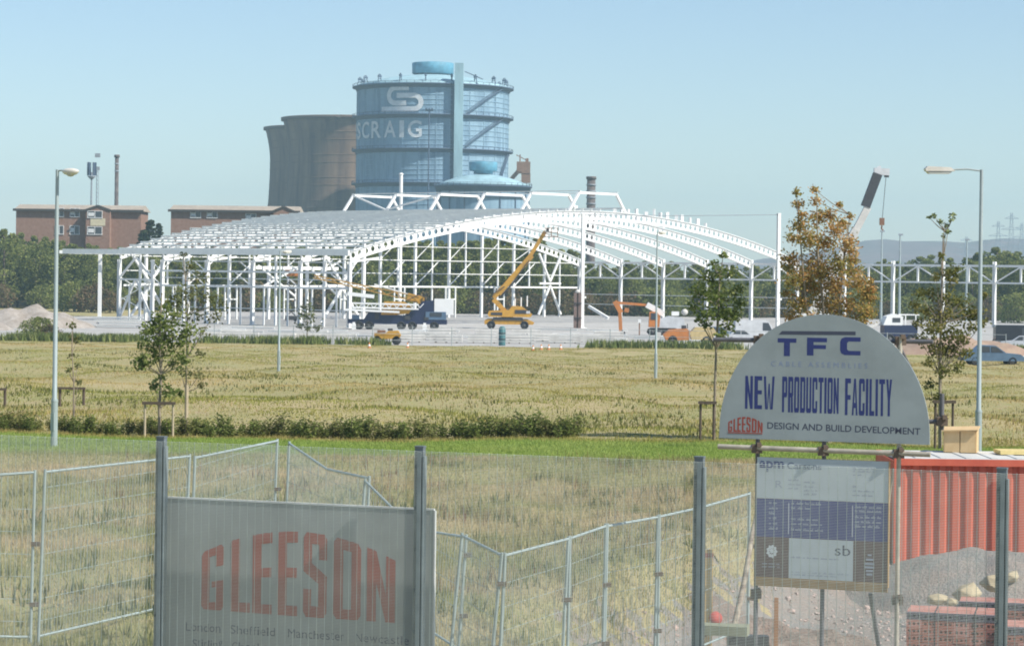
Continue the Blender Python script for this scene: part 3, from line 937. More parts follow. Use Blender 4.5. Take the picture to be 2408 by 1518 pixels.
# canopy posts left of the frame
p_ = P(235, 645, 385); q_ = P(235, 598, 385)
t = thing('canopy', 'small white canopy on posts at the far left end of the steel frame', 'canopy', (p_.x, 385, -7.5))
hh = q_.z + 7.5
MB().box((0, 0, hh / 2), (.5, .5, hh)).build('post', M_white, t)
MB().box((-.9, 6, hh / 2), (.4, .4, hh)).build('post', M_white, t)
for k in range(7): MB().box((-5.2 + k * 1.6, 3, hh + .3), (.16, 9, .3)).build('joist', M_purlin, t)
MB().box((-.4, -1.4, hh + .3), (11, .3, .5)).build('edge_beam', M_purlin, t)
MB().box((-.4, 7.4, hh + .3), (11, .3, .5)).build('edge_beam', M_purlin, t)

# ------------------------------------------------------------------ woods behind the site
M_bark = mat('grey brown bark', (.10, .08, .06), 0.95, scale=6, col2=(.17, .14, .11))
M_barkpale = mat('pale young bark', (.20, .165, .12), 0.9, scale=10, col2=(.30, .25, .19))
LM_wood = leaf_mat('woodland leaves', [(0, (.12, .15, .045)), (.5, (.235, .265, .08)), (.85, (.32, .335, .11)), (1, (.40, .37, .17))], .45)
LM_brush = leaf_mat('dry brushwood leaves', [(0, (.09, .10, .045)), (.45, (.18, .15, .075)), (.8, (.25, .16, .10)), (1, (.18, .20, .08))])
LM_dark = leaf_mat('dark conifer sprays', [(0, (.03, .05, .028)), (.6, (.055, .08, .035)), (1, (.10, .12, .05))])

def wood_tree(rng, h, r, n, leaf, cone=False):
    tb = MB()
    tb.tube([(0, 0, 0), (.1, 0, h * .3), (-.1, .1, h * .6), (0, 0, h * .9)], [.22, .18, .11, .04], 7)
    cen = []; tint = []; size = []
    m = 26
    for k in range(m):
        f = (k + .5) / m
        z = h * (.14 + .84 * f)
        env = r * ((1 - f) * 1.0 + .08) if cone else r * math.sin(math.pi * min(1, .18 + .80 * f)) ** .7
        ang = k * 2.4 + rng.uniform(-.5, .5)
        rr = env * rng.uniform(.45, .85)
        c = np.array([rr * math.cos(ang), rr * math.sin(ang), z])
        if k % 2 == 0: tb.tube([(0, 0, max(.6, z - rr * .6)), tuple(c * [.5, .5, 1] + [0, 0, -.1]), tuple(c)], [.07, .05, .02], 5, caps=False)
        cr = max(.55, env * rng.uniform(.30, .5))
        q = n // m
        g = rng.normal(size=(q, 3)); g /= np.linalg.norm(g, axis=1)[:, None]
        g *= (rng.uniform(.45, 1.05, q) ** .6)[:, None] * cr
        g[:, 2] *= .75
        cen.append(c + g); tint.append(np.clip(rng.normal(.42 + rng.uniform(-.22, .25), .2, q), 0, 1)); size.append(rng.uniform(.6, 1.35, q) * leaf)
    return tb.mesh('trunk'), np.concatenate(cen), np.concatenate(size), np.concatenate(tint)

protos = []
for i, (h, r, n, lf, cone, lm_) in enumerate([(12, 4.6, 4200, .42, False, LM_wood), (11, 3.8, 3600, .40, False, LM_wood), (12, 5.2, 4600, .45, False, LM_wood),
                                              (12, 2.6, 3200, .38, True, LM_dark), (4.2, 3.4, 2300, .34, False, LM_brush), (4.0, 3.6, 2300, .34, False, LM_wood)]):
    rg = np.random.default_rng(100 + i)
    tm, c, s_, ti = wood_tree(rg, h, r, n, lf, cone)
    protos.append((tm, cards('crown', c, s_, ti, rg), lm_, h))
def plant(kind, x, d, h, label, group, name='woodland_tree', cat='tree', wide=1.0, rng=random):
    tm, cmh, lm_, h0 = protos[kind]
    t = thing(name, label, cat, (x, d, float(gz(x, d)) - .1), rng.uniform(0, 6.28), group)
    sc = h / h0
    t.scale = (sc * wide, sc * wide, sc)
    obj('trunk', tm, M_bark, t); obj('crown', cmh, lm_, t)
    return t
TOPX = [-400, 0, 90, 270, 335, 420, 800, 1250, 1400, 1850, 2100, 2330, 2900]
TOPY = [540, 534, 556, 582, 575, 580, 563, 560, 612, 622, 612, 596, 590]
rw = random.Random(5)
for r_, d0 in enumerate((462, 473, 485)):
    px = -140.0 + r_ * 31
    while px < 2560:
        d = d0 + rw.uniform(-4, 4)
        x = (px - CX) / 6000 * d
        ytop = np.interp(px, TOPX, TOPY) + rw.uniform(-5, 17) + r_ * -2
        zt = P(px, ytop, d).z
        g0 = float(gz(x, d))
        if zt - g0 > 3:
            plant(kd := rw.choice((0, 0, 1, 2, 2)), x, d, zt - g0, {0: 'full crowned', 1: 'narrow crowned', 2: 'broad crowned'}[kd] + ' tree in the wood ' + (rgn := 'left of the steel frame' if px < 270 else 'behind the left wall of the frame' if px < 820 else 'behind the open arches' if px < 1840 else 'behind the valley truss at the right') + (' front row' if r_ == 0 else ''), 'trees of the wood ' + rgn, wide=rw.uniform(.85, 1.2), rng=rw)
        px += rw.uniform(58, 84)
# scrub along the wood's foot
px = -120.0
while px < 2560:
    d = rw.uniform(449, 457); x = (px - CX) / 6000 * d
    if not (0 < px < 60):
        plant(kd := rw.choice((4, 5)), x, d, rw.uniform(3.2, 5.6), ('brownish' if kd == 4 else 'green') + ' scrub bush at the foot of the wood ' + (rgn := 'left of the frame' if px < 270 else 'behind the left wall' if px < 820 else 'behind the arches' if px < 1840 else 'under the truss'), 'scrub bushes ' + rgn, 'scrub_bush', 'bush', rng=rw)
    px += rw.uniform(46, 75)
for px, top, d, lb in ((352, 516, 508, 'dark pointed conifer between the two brick flats'), (372, 524, 512, 'smaller dark conifer beside the second brick flats'), (336, 540, 503, 'bushy dark evergreen at the corner of the first brick flats')):
    x = (px - CX) / 6000 * d; zt = P(px, top, d).z
    plant(3, x, d, zt - float(gz(x, d)), lb, None, 'conifer_tree', wide=1.5)
for px, top, d, lb in ((2345, 580, 520, 'rounded dark tree above the truss right of the big street lamp'), (2385, 590, 530, 'second dark tree above the truss at the skyline'), (2180, 598, 540, 'low dark tree above the truss behind the slender sapling'),
                       (2300, 604, 545, 'small dark tree left of the rounded skyline tree')):
    x = (px - CX) / 6000 * d; zt = P(px, top, d).z
    plant(0, x, d, zt - float(gz(x, d)), lb, None, 'skyline_tree', wide=1.3)
# nearer bushes on the left: brown scrub patch and a scruffy bush by the yard edge
for px, py, d, h, k, lb in ((215, 742, 425, 4.6, 4, 'russet brown scrub bush left of the steel frame'), (258, 740, 420, 3.8, 4, 'small russet scrub bush beside the frame corner'), (175, 735, 430, 5, 5, 'green scrub bush left of the russet scrub'),
                            (92, 800, 263, 2.3, 5, 'scruffy leafy bush beside the pale yard edge'), (118, 796, 262, 1.6, 4, 'small browning bush beside the scruffy bush'), (2395, 700, 430, 5, 5, 'green bush under the right end of the truss')):
    x = P(px, py, d).x
    plant(k, x, d, h, lb, None, 'scrub_bush', 'bush')

# ------------------------------------------------------------------ young trees in the meadow
def young_tree(base, d, trunk, clumps, lmat, label, leaf=.13, dens=1.0, stems=None, name='young_tree', jit=.9, seed=1):
    """trunk and clumps are picture positions at distance d; depth comes from the clump size and a spread of its own"""
    rg = np.random.default_rng(seed)
    o0 = on(P(base[0], base[1], d).x, d)
    t = thing(name, label, 'tree', o0)
    k = d / F
    tb = MB()
    def loc(px, py, dd=0.0): return P(px, py, d) + Vector((0, dd, 0)) - o0
    for st in (stems or [trunk]):
        pts = [loc(px, py, rg.uniform(-.1, .1)) for px, py, _ in st]
        pts[0].z = -.1
        tb.tube(pts, [r for _, _, r in st], 8)
    cen, tint, size = [], [], []
    main = [loc(px, py) for px, py, _ in (stems or [trunk])[0]]
    allst = [[loc(px, py) for px, py, _ in st] for st in (stems or [trunk])]
    for px, py, r in clumps:
        c = loc(px, py, rg.normal() * r * k * jit)
        best = min((p for st in allst for p in st if p.z < c.z - .05), key=lambda p: (p - c).length, default=allst[0][0])
        mid = (best + c) / 2 + Vector((0, 0, -.03))
        tb.tube([best, mid, c], [.016, .012, .005], 5, caps=False)
        q = int(dens * 30 * (r * k / leaf) ** 2) + 14
        g = rg.normal(size=(q, 3)) * .56
        g *= np.array([1, 1, .8]) * r * k
        cen.append(np.array(c) + g)
        tint.append(np.clip(rg.normal(.5 + rg.uniform(-.2, .2), .23, q), 0, 1)); size.append(rg.uniform(.65, 1.3, q) * leaf)
    tb.build('trunk', M_barkpale, t)
    obj('crown', cards('crown', np.concatenate(cen), np.concatenate(size), np.concatenate(tint), rg, .35, .8), lmat, t)
    return t
LM_a = leaf_mat('maple leaves', [(0, (.085, .115, .035)), (.5, (.165, .215, .06)), (.85, (.27, .30, .10)), (1, (.42, .43, .19))], .45)
LM_b = leaf_mat('thin olive leaves', [(0, (.09, .11, .04)), (.6, (.15, .16, .06)), (1, (.24, .22, .10))])
LM_o = leaf_mat('russet leaves', [(0, (.21, .19, .065)), (.35, (.34, .30, .10)), (.6, (.47, .31, .11)), (.82, (.58, .30, .11)), (1, (.70, .60, .40))], .45)
LM_e = leaf_mat('autumn olive leaves', [(0, (.10, .11, .035)), (.5, (.17, .175, .05)), (.85, (.28, .24, .08)), (1, (.40, .37, .18))], .4)
LM_pale = leaf_mat('pale top leaves', [(0, (.16, .20, .09)), (1, (.32, .36, .18))])

TD = 67.2
young_tree((376, 1020), TD, [(376, 1020, .045), (375, 960, .04), (378, 880, .036), (376, 800, .03), (378, 730, .02), (380, 690, .01)],
  [(340,848,20),(330,858,13),(352,815,26),(385,800,30),(420,808,28),(395,765,26),(362,768,22),(440,778,24),(425,838,18),(405,855,14),(372,838,18),(350,780,20),
   (362,908,15),(395,918,18),(380,885,9),(418,924,12),(384,725,16),(372,745,14),(410,738,18),(325,842,9),(440,850,12)],
  LM_a, 'bushy young maple tied to a dark cross rail between two stakes', leaf=.11, dens=.75, seed=2)
young_tree((437, 1002), 70, [(437, 1005, .03), (438, 920, .026), (438, 840, .022), (440, 740, .018), (436, 660, .012), (432, 596, .006)],
  [(442,876,16),(465,884,14),(475,905,12),(425,872,10),(420,700,24),(450,690,28),(490,700,24),(515,712,20),(470,655,24),(442,625,18),(430,598,8),(500,742,22),(455,742,24),(405,715,14),(480,780,16),(470,830,16)],
  LM_b, 'slender sparse sapling with drooping leaves behind the bushy young maple', leaf=.09, dens=.3, seed=3)
young_tree((1685, 1003), TD, [(1679, 1003, .04), (1681, 900, .035), (1684, 820, .03), (1688, 720, .025), (1692, 650, .015), (1700, 600, .008)],
  [(1700,599,9),(1660,652,20),(1690,642,20),(1718,640,18),(1642,684,22),(1672,692,24),(1708,692,24),(1735,682,16),(1630,722,16),(1690,732,28),(1738,712,16),(1716,742,22),(1658,737,20),
   (1692,785,16),(1660,765,12),(1712,768,14),(1645,752,10),(1685,670,20),(1730,735,14),(1675,620,10)],
  LM_a, 'dense dark green young tree left of the arched sign', leaf=.105, dens=.75, seed=4)
young_tree((1940, 1010), 66.5, None,
  [(1872,452,10),(1877,480,13),(1884,505,12),(1914,447,10),(1921,472,13),(1880,530,20),(1925,512,20),(1955,505,18),(1965,540,22),(1985,525,15),(1998,508,9),(1900,562,26),(1945,572,26),(1860,560,15),
   (1990,570,18),(1870,612,24),(1920,622,30),(1970,622,27),(2008,612,15),(1862,660,22),(1910,672,30),(1960,672,30),(2008,662,22),(2036,690,18),(1880,712,24),(1940,717,30),(1990,717,27),(2030,722,18),
   (2050,702,14),(2015,640,18),(2030,735,20),(2000,590,16),(2045,680,14),(1975,480,8),(1870,745,22),(1990,760,24),(1853,630,12),(1850,690,12),(1900,760,25),(1960,765,25),(2020,760,20),(1935,640,22),(1890,650,20),(2045,660,9)],
  LM_o, 'broad russet and olive tree standing behind the arched sign', leaf=.085, dens=1.2, seed=5, jit=1.6,
  stems=[[(1940, 1010, .06), (1938, 850, .05), (1935, 720, .035), (1922, 600, .025), (1918, 440, .006)],
         [(1935, 1005, .05), (1915, 850, .04), (1892, 700, .028), (1880, 560, .018), (1872, 445, .006)],
         [(1945, 1005, .05), (1965, 850, .04), (1975, 700, .028), (1985, 600, .018), (1998, 505, .006)],
         [(1950, 1005, .04), (1985, 860, .03), (2015, 740, .02), (2040, 670, .008)]])
young_tree((2215, 1005), 66, [(2210, 1005, .045), (2209, 880, .038), (2211, 760, .03), (2214, 650, .02), (2218, 560, .01), (2222, 520, .005)],
  [(2225,642,14),(2200,652,12),(2240,662,14),(2190,692,18),(2226,702,22),(2262,712,18),(2180,732,18),(2220,742,26),(2272,742,20),(2302,732,10),(2188,772,22),(2240,782,26),(2292,772,16),(2200,822,22),(2240,822,22),
   (2178,852,14),(2215,872,18),(2252,862,14),(2190,906,14),(2212,932,11),(2312,692,10),(2160,760,12),(2262,800,16),(2200,940,10),(2155,720,14),(2165,800,16),(2290,740,18),(2310,760,14),(2275,830,16),(2160,690,12),(2240,640,16),(2210,600,10),(2225,820,26),(2205,760,24)],
  LM_e, 'tall slender sapling with olive autumn leaves left of the big right street lamp', leaf=.09, dens=.8, seed=6)
young_tree((2216, 1003), 66.3, [(2213, 1003, .02), (2214, 760, .016), (2218, 600, .012), (2222, 545, .006)],
  [(2196,508,7),(2210,520,7),(2224,530,6),(2238,516,8),(2242,505,6),(2228,546,7),(2218,556,5),(2185,512,4)], LM_pale, 'whip-thin pale leafed sapling top rising above the olive sapling', leaf=.09, dens=.6, seed=7)
young_tree((725, 790), 262, [(722, 800, .08), (722, 760, .06), (720, 715, .02)], [(722,722,14),(712,740,14),(735,745,16),(705,765,10),(745,770,10),(722,770,10)], LM_b, 'thin sapling at the edge of the pale yard before the frame', leaf=.35, dens=.5, seed=8)
for (px, py, d, sd, lb) in ((172, 905, 100, 9, 'almost bare sapling tied between the two brown stakes beyond the left street lamp'),):
    b = G(px, 985)
    young_tree((px, 985), b.y, [(px, 985, .03), (px + 2, 900, .02), (px - 3, 830, .012), (px, 740, .004)], [(px-4,835,10),(px+6,800,10),(px,765,9),(px+8,860,8),(px-10,870,7),(px+10,900,6)], LM_b, lb, leaf=.12, dens=.25, seed=sd)

# tree stakes with a cross rail
M_stake = mat('pale cut timber stake', (.42, .35, .24), 0.85, scale=8)
M_stakedk = mat('dark weathered timber', (.10, .075, .055), 0.9, scale=8)
def trestle(px0, px1, ytop, ybase, d, label, m1=M_stake, w=.055):
    a = P(px0, ytop, d); b = P(px1, ytop, d)
    z0 = float(gz(a.x, d))
    t = thing('tree_stakes', label, 'tree stakes', ((a.x + b.x) / 2, d, z0))
    hw = (b.x - a.x) / 2; h = a.z - z0
    for s in (-1, 1): MB().tube([(s * hw, 0, -.1), (s * hw, 0, h)], w * .6, 8).build('stake', m1, t)
    MB().box((0, -w, h - .04), (2 * hw + .14, .05, .075)).build('cross_rail', M_stakedk, t)
    MB().box((0, 0, h - .06), (.1, .2, .06)).build('tree_tie', M_stakedk, t)
    return t
trestle(341, 407, 943, 1030, 66.9, 'pair of pale stakes with a dark cross rail holding the bushy young maple')
trestle(141, 197, 909, 980, 88, 'pair of weathered brown stakes with a rail beyond the left street lamp', M_stakedk, .08)
trestle(-42, 12, 911, 980, 86, 'brown stakes with a rail cut off by the left edge', M_stakedk, .08)
trestle(1647, 1678, 942, 1003, 67.0, 'two dark stakes holding the dense young tree left of the arched sign', M_stakedk)
trestle(2199, 2240, 940, 1003, 65.8, 'two dark stakes at the foot of the olive sapling', M_stakedk)
p_ = P(439, 905, 69.4)
o = MB().tube([(0, 0, -.1), (0, 0, p_.z - float(gz(p_.x, 69.4)))], .05, 8).build('tree_stake', M_stake, loc=on(p_.x, 69.4))
o['label'] = 'single pale stake behind the bushy young maple'; o['category'] = 'stake'

# ------------------------------------------------------------------ planting bed: low shrubs in a row
LM_h = leaf_mat('shrub leaves', [(0, (.08, .11, .03)), (.5, (.15, .19, .05)), (.85, (.24, .27, .09)), (1, (.36, .34, .14))])
LM_h2 = leaf_mat('yellowing shrub leaves', [(0, (.08, .10, .03)), (.5, (.16, .175, .055)), (1, (.30, .27, .11))])
shr = []
for i in range(5):
    rg = np.random.default_rng(300 + i)
    cen, tint, size = [], [], []
    st = MB()
    for k in range(9):
        a = rg.uniform(0, 6.28); r_ = rg.uniform(0, .33)
        tip = Vector((r_ * math.cos(a) * 1.5, r_ * math.sin(a), rg.uniform(.28, .72)))
        st.tube([(r_ * .25 * math.cos(a), r_ * .25 * math.sin(a), -.05), tip * .55, tip], [.012, .009, .004], 5, caps=False)
        q = 75
        f = rg.uniform(.2, 1.06, q)[:, None]
        cen.append(np.array(tip) * f + rg.normal(size=(q, 3)) * .075)
        tint.append(np.clip(rg.normal(.38 + rg.uniform(-.2, .25), .2, q), 0, 1)); size.append(rg.uniform(.05, .105, q))
    shr.append((st.mesh('stems'), cards('foliage', np.concatenate(cen), np.concatenate(size), np.concatenate(tint), rg, .2, .7)))
rw = random.Random(9)
x = -15.2
n_ = 0
while x < 1.95:
    d = 67.3 + rw.uniform(-.25, .9)
    gap = (P(395, 1030, 67).x - .5 < x < P(395, 1030, 67).x + .3)
    i = rw.randrange(5)
    yellow = x < -9 and rw.random() < .6
    t = thing('low_shrub', 'yellowish low shrub in the planting bed near the left street lamp' if yellow else 'low green shrub in the planting bed ' + (rgn := 'left of the staked maple' if x < -9.3 else 'between the staked maple and the second fence post' if x < -2.4 else 'at its right-hand end'), 'shrub', on(x, d), rw.uniform(0, 6.28),
              'yellowish shrubs in the planting bed' if yellow else 'low shrubs ' + rgn)
    s_ = rw.uniform(.52, .86) * (1.0 if x > -8 else .85)
    t.scale = (s_ * 1.45, s_ * 1.45, s_)
    obj('stems', shr[i][0], M_bark, t); obj('foliage', shr[i][1], LM_h2 if yellow else LM_h, t)
    x += rw.uniform(.17, .34); n_ += 1
# weeds at the lawn's near edge on the right, and a green band at the yard's front edge
def tufts(name, pts, h, w, m, k=14, spread=.2):
    pts = np.asarray(pts)
    b = np.repeat(pts, k, 0) + np.concatenate([RNG.normal(size=(len(pts) * k, 2)) * spread, np.zeros((len(pts) * k, 1))], 1)
    b[:, 2] = gz(b[:, 0], b[:, 1]) - .02
    hh = np.repeat(np.asarray(h) * np.ones(len(pts)), k) * RNG.uniform(.5, 1.15, len(b))
    me = blades(name, b, hh, np.asarray(w) * np.ones(len(b)), RNG.uniform(0, 1, len(b)), .6)
    return obj(name, me, m, kind='stuff')
pts = []
for _ in range(240):
    d = RNG.uniform(255.0, 259.5); px = RNG.choice([RNG.uniform(20, 330), RNG.uniform(1380, 1740), RNG.uniform(480, 900), RNG.uniform(40, 320), RNG.uniform(2180, 2420)])
    pts.append(((px - CX) / 6000 * d, d, 0))
tufts('verge_weeds', pts, .9, .22, LM_h, 40, .6)
pts = []
for _ in range(46):
    px = RNG.choice([RNG.uniform(1560, 1790), RNG.uniform(1440, 1500), RNG.uniform(1000, 1100)]); d = RNG.uniform(57.5, 60.5)
    pts.append(((px - CX) / 6000 * d, d, 0))
tufts('edge_weeds', pts, .2, .02, LM_h, 26, .2)

# ------------------------------------------------------------------ grasses
def grass_m(name, g, s, k):
    """blade colours drift in patches across the ground, blade by blade inside a patch"""
    m = bpy.data.materials.new(name); m.use_nodes = True
    nt = m.node_tree; N, L = nt.nodes, nt.links; N.clear()
    out = N.new('ShaderNodeOutputMaterial'); tc = N.new('ShaderNodeTexCoord')
    def noise(sc):
        n = N.new('ShaderNodeTexNoise'); n.inputs['Scale'].default_value = sc; n.inputs['Detail'].default_value = 4; n.inputs['Roughness'].default_value = .6
        mp = N.new('ShaderNodeMapping'); mp.inputs['Scale'].default_value = (.55, 1, 1)
        L.new(tc.outputs['Object'], mp.inputs[0]); L.new(mp.outputs[0], n.inputs['Vector']); return n
    def ramp(f, stops):
        r = N.new('ShaderNodeValToRGB')
        while len(r.color_ramp.elements) < len(stops): r.color_ramp.elements.new(.5)
        for e, (p_, c) in zip(r.color_ramp.elements, stops): e.position = p_; e.color = (*c, 1)
        L.new(f, r.inputs[0]); return r
    at = N.new('ShaderNodeAttribute'); at.attribute_name = 'tint'
    pa = ramp(noise(k).outputs['Fac'], [(.41, (0, 0, 0)), (.64, (1, 1, 1))])
    rg_, rs = ramp(at.outputs['Fac'], g), ramp(at.outputs['Fac'], s)
    mx = N.new('ShaderNodeMix'); mx.data_type = 'RGBA'
    L.new(pa.outputs[0], mx.inputs[0]); L.new(rg_.outputs[0], mx.inputs[6]); L.new(rs.outputs[0], mx.inputs[7])
    d = N.new('ShaderNodeBsdfDiffuse'); t = N.new('ShaderNodeBsdfTranslucent'); ms = N.new('ShaderNodeMixShader'); ms.inputs[0].default_value = .3
    for q in (d, t): L.new(mx.outputs[2], q.inputs[0])
    L.new(d.outputs[0], ms.inputs[1]); L.new(t.outputs[0], ms.inputs[2]); L.new(ms.outputs[0], out.inputs[0])
    return m
GM_near = grass_m('near meadow grass', [(0, (.23, .25, .09)), (.6, (.35, .35, .15)), (1, (.50, .43, .24))], [(0, (.41, .31, .18)), (.5, (.56, .44, .26)), (.85, (.64, .53, .33)), (1, (.54, .35, .26))], .3)
GM_far = grass_m('far meadow grass', [(0, (.19, .215, .05)), (.6, (.31, .315, .075)), (1, (.45, .385, .13))], [(0, (.34, .255, .105)), (.5, (.49, .375, .15)), (.85, (.57, .45, .20)), (1, (.47, .29, .17))], .06)
GM_lawn = grass_m('lawn blades', [(0, (.21, .30, .065)), (1, (.31, .39, .10))], [(0, (.26, .33, .08)), (1, (.37, .42, .13))], .4)
def scatter(n, d0, d1, pw, margin=.215):
    u = RNG.uniform(0, 1, n)
    d = (d0 ** pw + u * (d1 ** pw - d0 ** pw)) ** (1 / pw)
    x = RNG.uniform(-1, 1, n) * (d * margin + .5)
    return x, d
def meadow(name, n, d0, d1, pw, h, w, m, keep=None):
    x, d = scatter(n, d0, d1, pw)
    k = (padmask(x, d) < RNG.uniform(.40, .75, n))
    if keep is not None: k &= keep(x, d)
    x, d = x[k], d[k]
    clump = .55 + .45 * np.sin(x * 2.1 + np.sin(d * 1.3) * 2) * np.sin(d * 1.7 + np.cos(x) * 1.5)
    clump2 = .75 + .25 * np.sin(x * .4 + d * .21) * np.cos(d * .33 - x * .2)
    hh = h * RNG.uniform(.45, 1.1, len(x)) * (.6 + .6 * clump) * clump2
    z = gz(x, d) - .02
    me = blades(name, np.stack([x, d, z], 1), hh, w * RNG.uniform(.6, 1.4, len(x)), np.clip(RNG.normal(.5, .25, len(x)), 0, 1), .7)
    return obj(name, me, m, kind='stuff')
meadow('meadow_grass', 330000, 25.5, 60, 1.25, .19, .016, GM_near)
meadow('meadow_grass', 560000, 66.6, 256, 1.15, .13, .034, GM_far, lambda x, d: (d > 67.6) & ((np.sin(x * .23 + np.sin(d * .11) * 2.2) * np.sin(d * .16 + np.sin(x * .17) * 1.7) > -.55) | (RNG.uniform(0, 1, len(x)) < .35)))
pts = []
for _ in range(700):
    d = 70 * (3.55 ** RNG.uniform(0, 1)); xx = RNG.uniform(-1, 1) * d * .21
    if math.sin(xx * .3 + 1) * math.sin(d * .09 + .5) > RNG.uniform(-.8, .6): pts.append((xx, d, 0))
tufts('meadow_weeds', pts, .18, .07, LM_h2, 40, .8)
LM_seed = leaf_mat('bleached seed heads', [(0, (.34, .24, .12)), (.6, (.44, .34, .16)), (1, (.50, .43, .20))])
pts = []
for _ in range(900):
    d = 69 * (3.6 ** RNG.uniform(0, 1)); xx = RNG.uniform(-1, 1) * d * .21
    if math.sin(xx * .21 + 2) * math.sin(d * .13 + 1.1) > RNG.uniform(-.4, .9): pts.append((xx, d, 0))
tufts('dry_seed_heads', pts, .17, .04, LM_seed, 40, .9)
for k_, (dd_, mm_) in enumerate(((60.0, GM_near), (66.8, GM_far))):
    pts = [(xx, dd_ + RNG.normal() * .28, 0) for xx in RNG.uniform(-14, 14, 900)]
    tufts('verge_grass', pts, RNG.uniform(.05, .16, len(pts)), .018, mm_, 22, .16)
x, d = scatter(110000, 59.9, 66.7, 1.2)
k = padmask(x, d) < .5; x, d = x[k], d[k]
obj('lawn_grass', blades('lawn_grass', np.stack([x, d, gz(x, d) - .01], 1), RNG.uniform(.04, .09, len(x)), RNG.uniform(.012, .022, len(x)), RNG.uniform(0, 1, len(x)), .6), GM_lawn, kind='stuff')
# dock and thistle clumps in the near meadow
pts = []
for _ in range(150):
    px = RNG.uniform(0, 1750); d = RNG.uniform(28, 54)
    xx = (px - CX) / 6000 * d
    if padmask(xx, d) < .3: pts.append((xx, d, 0))
tufts('meadow_weeds', pts, .26, .04, LM_h2, 24, .16)
LM_dock = leaf_mat('dead dock stalks', [(0, (.16, .07, .04)), (1, (.28, .15, .09))])
pts = [((px - CX) / 6000 * d, d, 0) for px, d in zip(RNG.uniform(200, 1700, 70), RNG.uniform(34, 59, 70))]
tufts('dock_stalks', pts, .42, .016, LM_dock, 14, .2)

# ------------------------------------------------------------------ machines and clutter in the yard
M_yel = mat('machine yellow', (.62, .33, .03), 0.6, scale=1.6, col2=(.44, .24, .05))
M_ora = mat('machine orange', (.58, .20, .04), 0.6, col2=(.42, .17, .06), scale=1.6)
M_navy = mat('navy cab paint', (.02, .028, .07), 0.4, scale=.8)
M_rubber = mat('black rubber', (.02, .02, .022), 0.85)
M_dkm = mat('dark machinery', (.05, .05, .055), 0.6)
M_lgrey = mat('light grey sheet', (.55, .56, .57), 0.5, scale=1.0)
M_bluep = mat('blue grey car paint', (.10, .16, .24), 0.3)
M_blackp = mat('black car paint', (.02, .022, .03), 0.25)
M_cream = mat('pale stone slab', (.60, .58, .54), 0.85, scale=1.2)
YZ = -7.5
M_hub = mat('dusty wheel hub', (.16, .15, .14), .7)
def wheel(parent, c, r, w, axis='Y'):
    o = MB()
    prof = [(r * .55, -w / 2), (r * .93, -w / 2), (r, -w * .3), (r, w * .3), (r * .93, w / 2), (r * .55, w / 2), (r * .55, -w / 2)]
    m = MB().lathe(prof, 20)
    T = Matrix.Rotation(math.radians(90), 3, 'X')
    m.v = [tuple(T @ Vector(v)) for v in m.v]
    q = m.build('wheel', M_rubber, parent, loc=c)
    h = MB().lathe([(0, -w * .3), (r * .54, -w * .3), (r * .54, w * .3), (0, w * .3)], 14)
    h.v = [tuple(T @ Vector(v)) for v in h.v]
    h.build('hub', M_hub, q)
    return q

# yellow articulated boom lift
b = P(1192, 768, 338)
t = thing('boom_lift', 'yellow boom lift with its jib raised to the white rafters', 'boom lift', (b.x, 338, YZ), 0)
sc = 338 / 6000.0
def rel(px, py, d=338, o=None): return P(px, py, d) - Vector((b.x, 338, YZ))
for x in (-2.1, 2.3):
    for y in (-1.0, 1.0): wheel(t, (x, y, .55), .55, .42)
MB().prism([(-3.0, .6), (3.4, .6), (3.6, .9), (2.6, 1.35), (-2.6, 1.35), (-3.0, 1.1)], -.85, .85).build('chassis', M_yel, t)
MB().lathe([(.8, 1.35), (.8, 1.62), (0, 1.62)], 20).build('slew_ring', M_dkm, t)
MB().prism([(-2.4, 1.6), (3.1, 1.6), (3.3, 2.0), (1.9, 3.0), (.6, 3.05), (.2, 2.5), (-2.4, 2.4), (-2.6, 1.9)], -1.05, 1.05).build('counterweight_hood', M_yel, t)
m = MB(); m.box((1.8, -1.07, 2.3), (1.6, .05, .5)).box((-1.4, -1.07, 2.0), (1.5, .05, .35)); m.build('grille', M_dkm, t)
MB().bar(rel(1190, 735), rel(1160, 703), .75, .6).build('tower_boom', M_yel, t)
MB().bar(rel(1160, 700), rel(1183, 675), .6, .62).build('knuckle_link', M_yel, t)
MB().bar(rel(1172, 690), rel(1250, 600), .62, .72).build('main_boom', M_yel, t)
MB().bar(rel(1240, 612), rel(1281, 545), .44, .5).build('telescopic_boom', M_yel, t)
MB().bar(rel(1176, 698), rel(1216, 655), .22).build('lift_ram', M_dkm, t)
MB().bar(rel(1186, 690) + Vector((0, -.45, 0)), rel(1244, 612) + Vector((0, -.45, 0)), .12).build('hose_track', M_dkm, t)
c = rel(1296, 548)
cg = MB()
for z in (-.5, .1, .65):
    for s in (-1, 1):
        cg.box(c + Vector((0, s * .5, z)), (1.7, .08, .08)); cg.box(c + Vector((s * .85, 0, z)), (.08, 1.0, .08))
for sx_ in (-.85, 0, .85):
    for s in (-.5, .5): cg.box(c + Vector((sx_, s, .1)), (.08, .08, 1.25))
cg.box(c + Vector((0, 0, -.52)), (1.7, 1.0, .06)); cg.build('work_cage', M_rust, t)
MB().box(c + Vector((-.5, .2, .4)), (.4, .3, .4)).build('control_box', M_dkm, t)
MB().tube([(-1.9, -.7, 2.3), (-2.6, -.7, 3.4), (-1.9, -.6, 4.6), (-.4, -.5, 5.6)], .06, 6).build('hose', M_dkm, t)
MB().box((2.75, -1.0, 2.25), (.5, .2, .35)).build('lamp_cluster', M_lgrey, t)
MB().prism([(-2.0, 1.15), (2.2, 1.15), (2.0, 1.55), (-1.8, 1.55)], -.95, -.87).build('skirt', M_dkm, t)
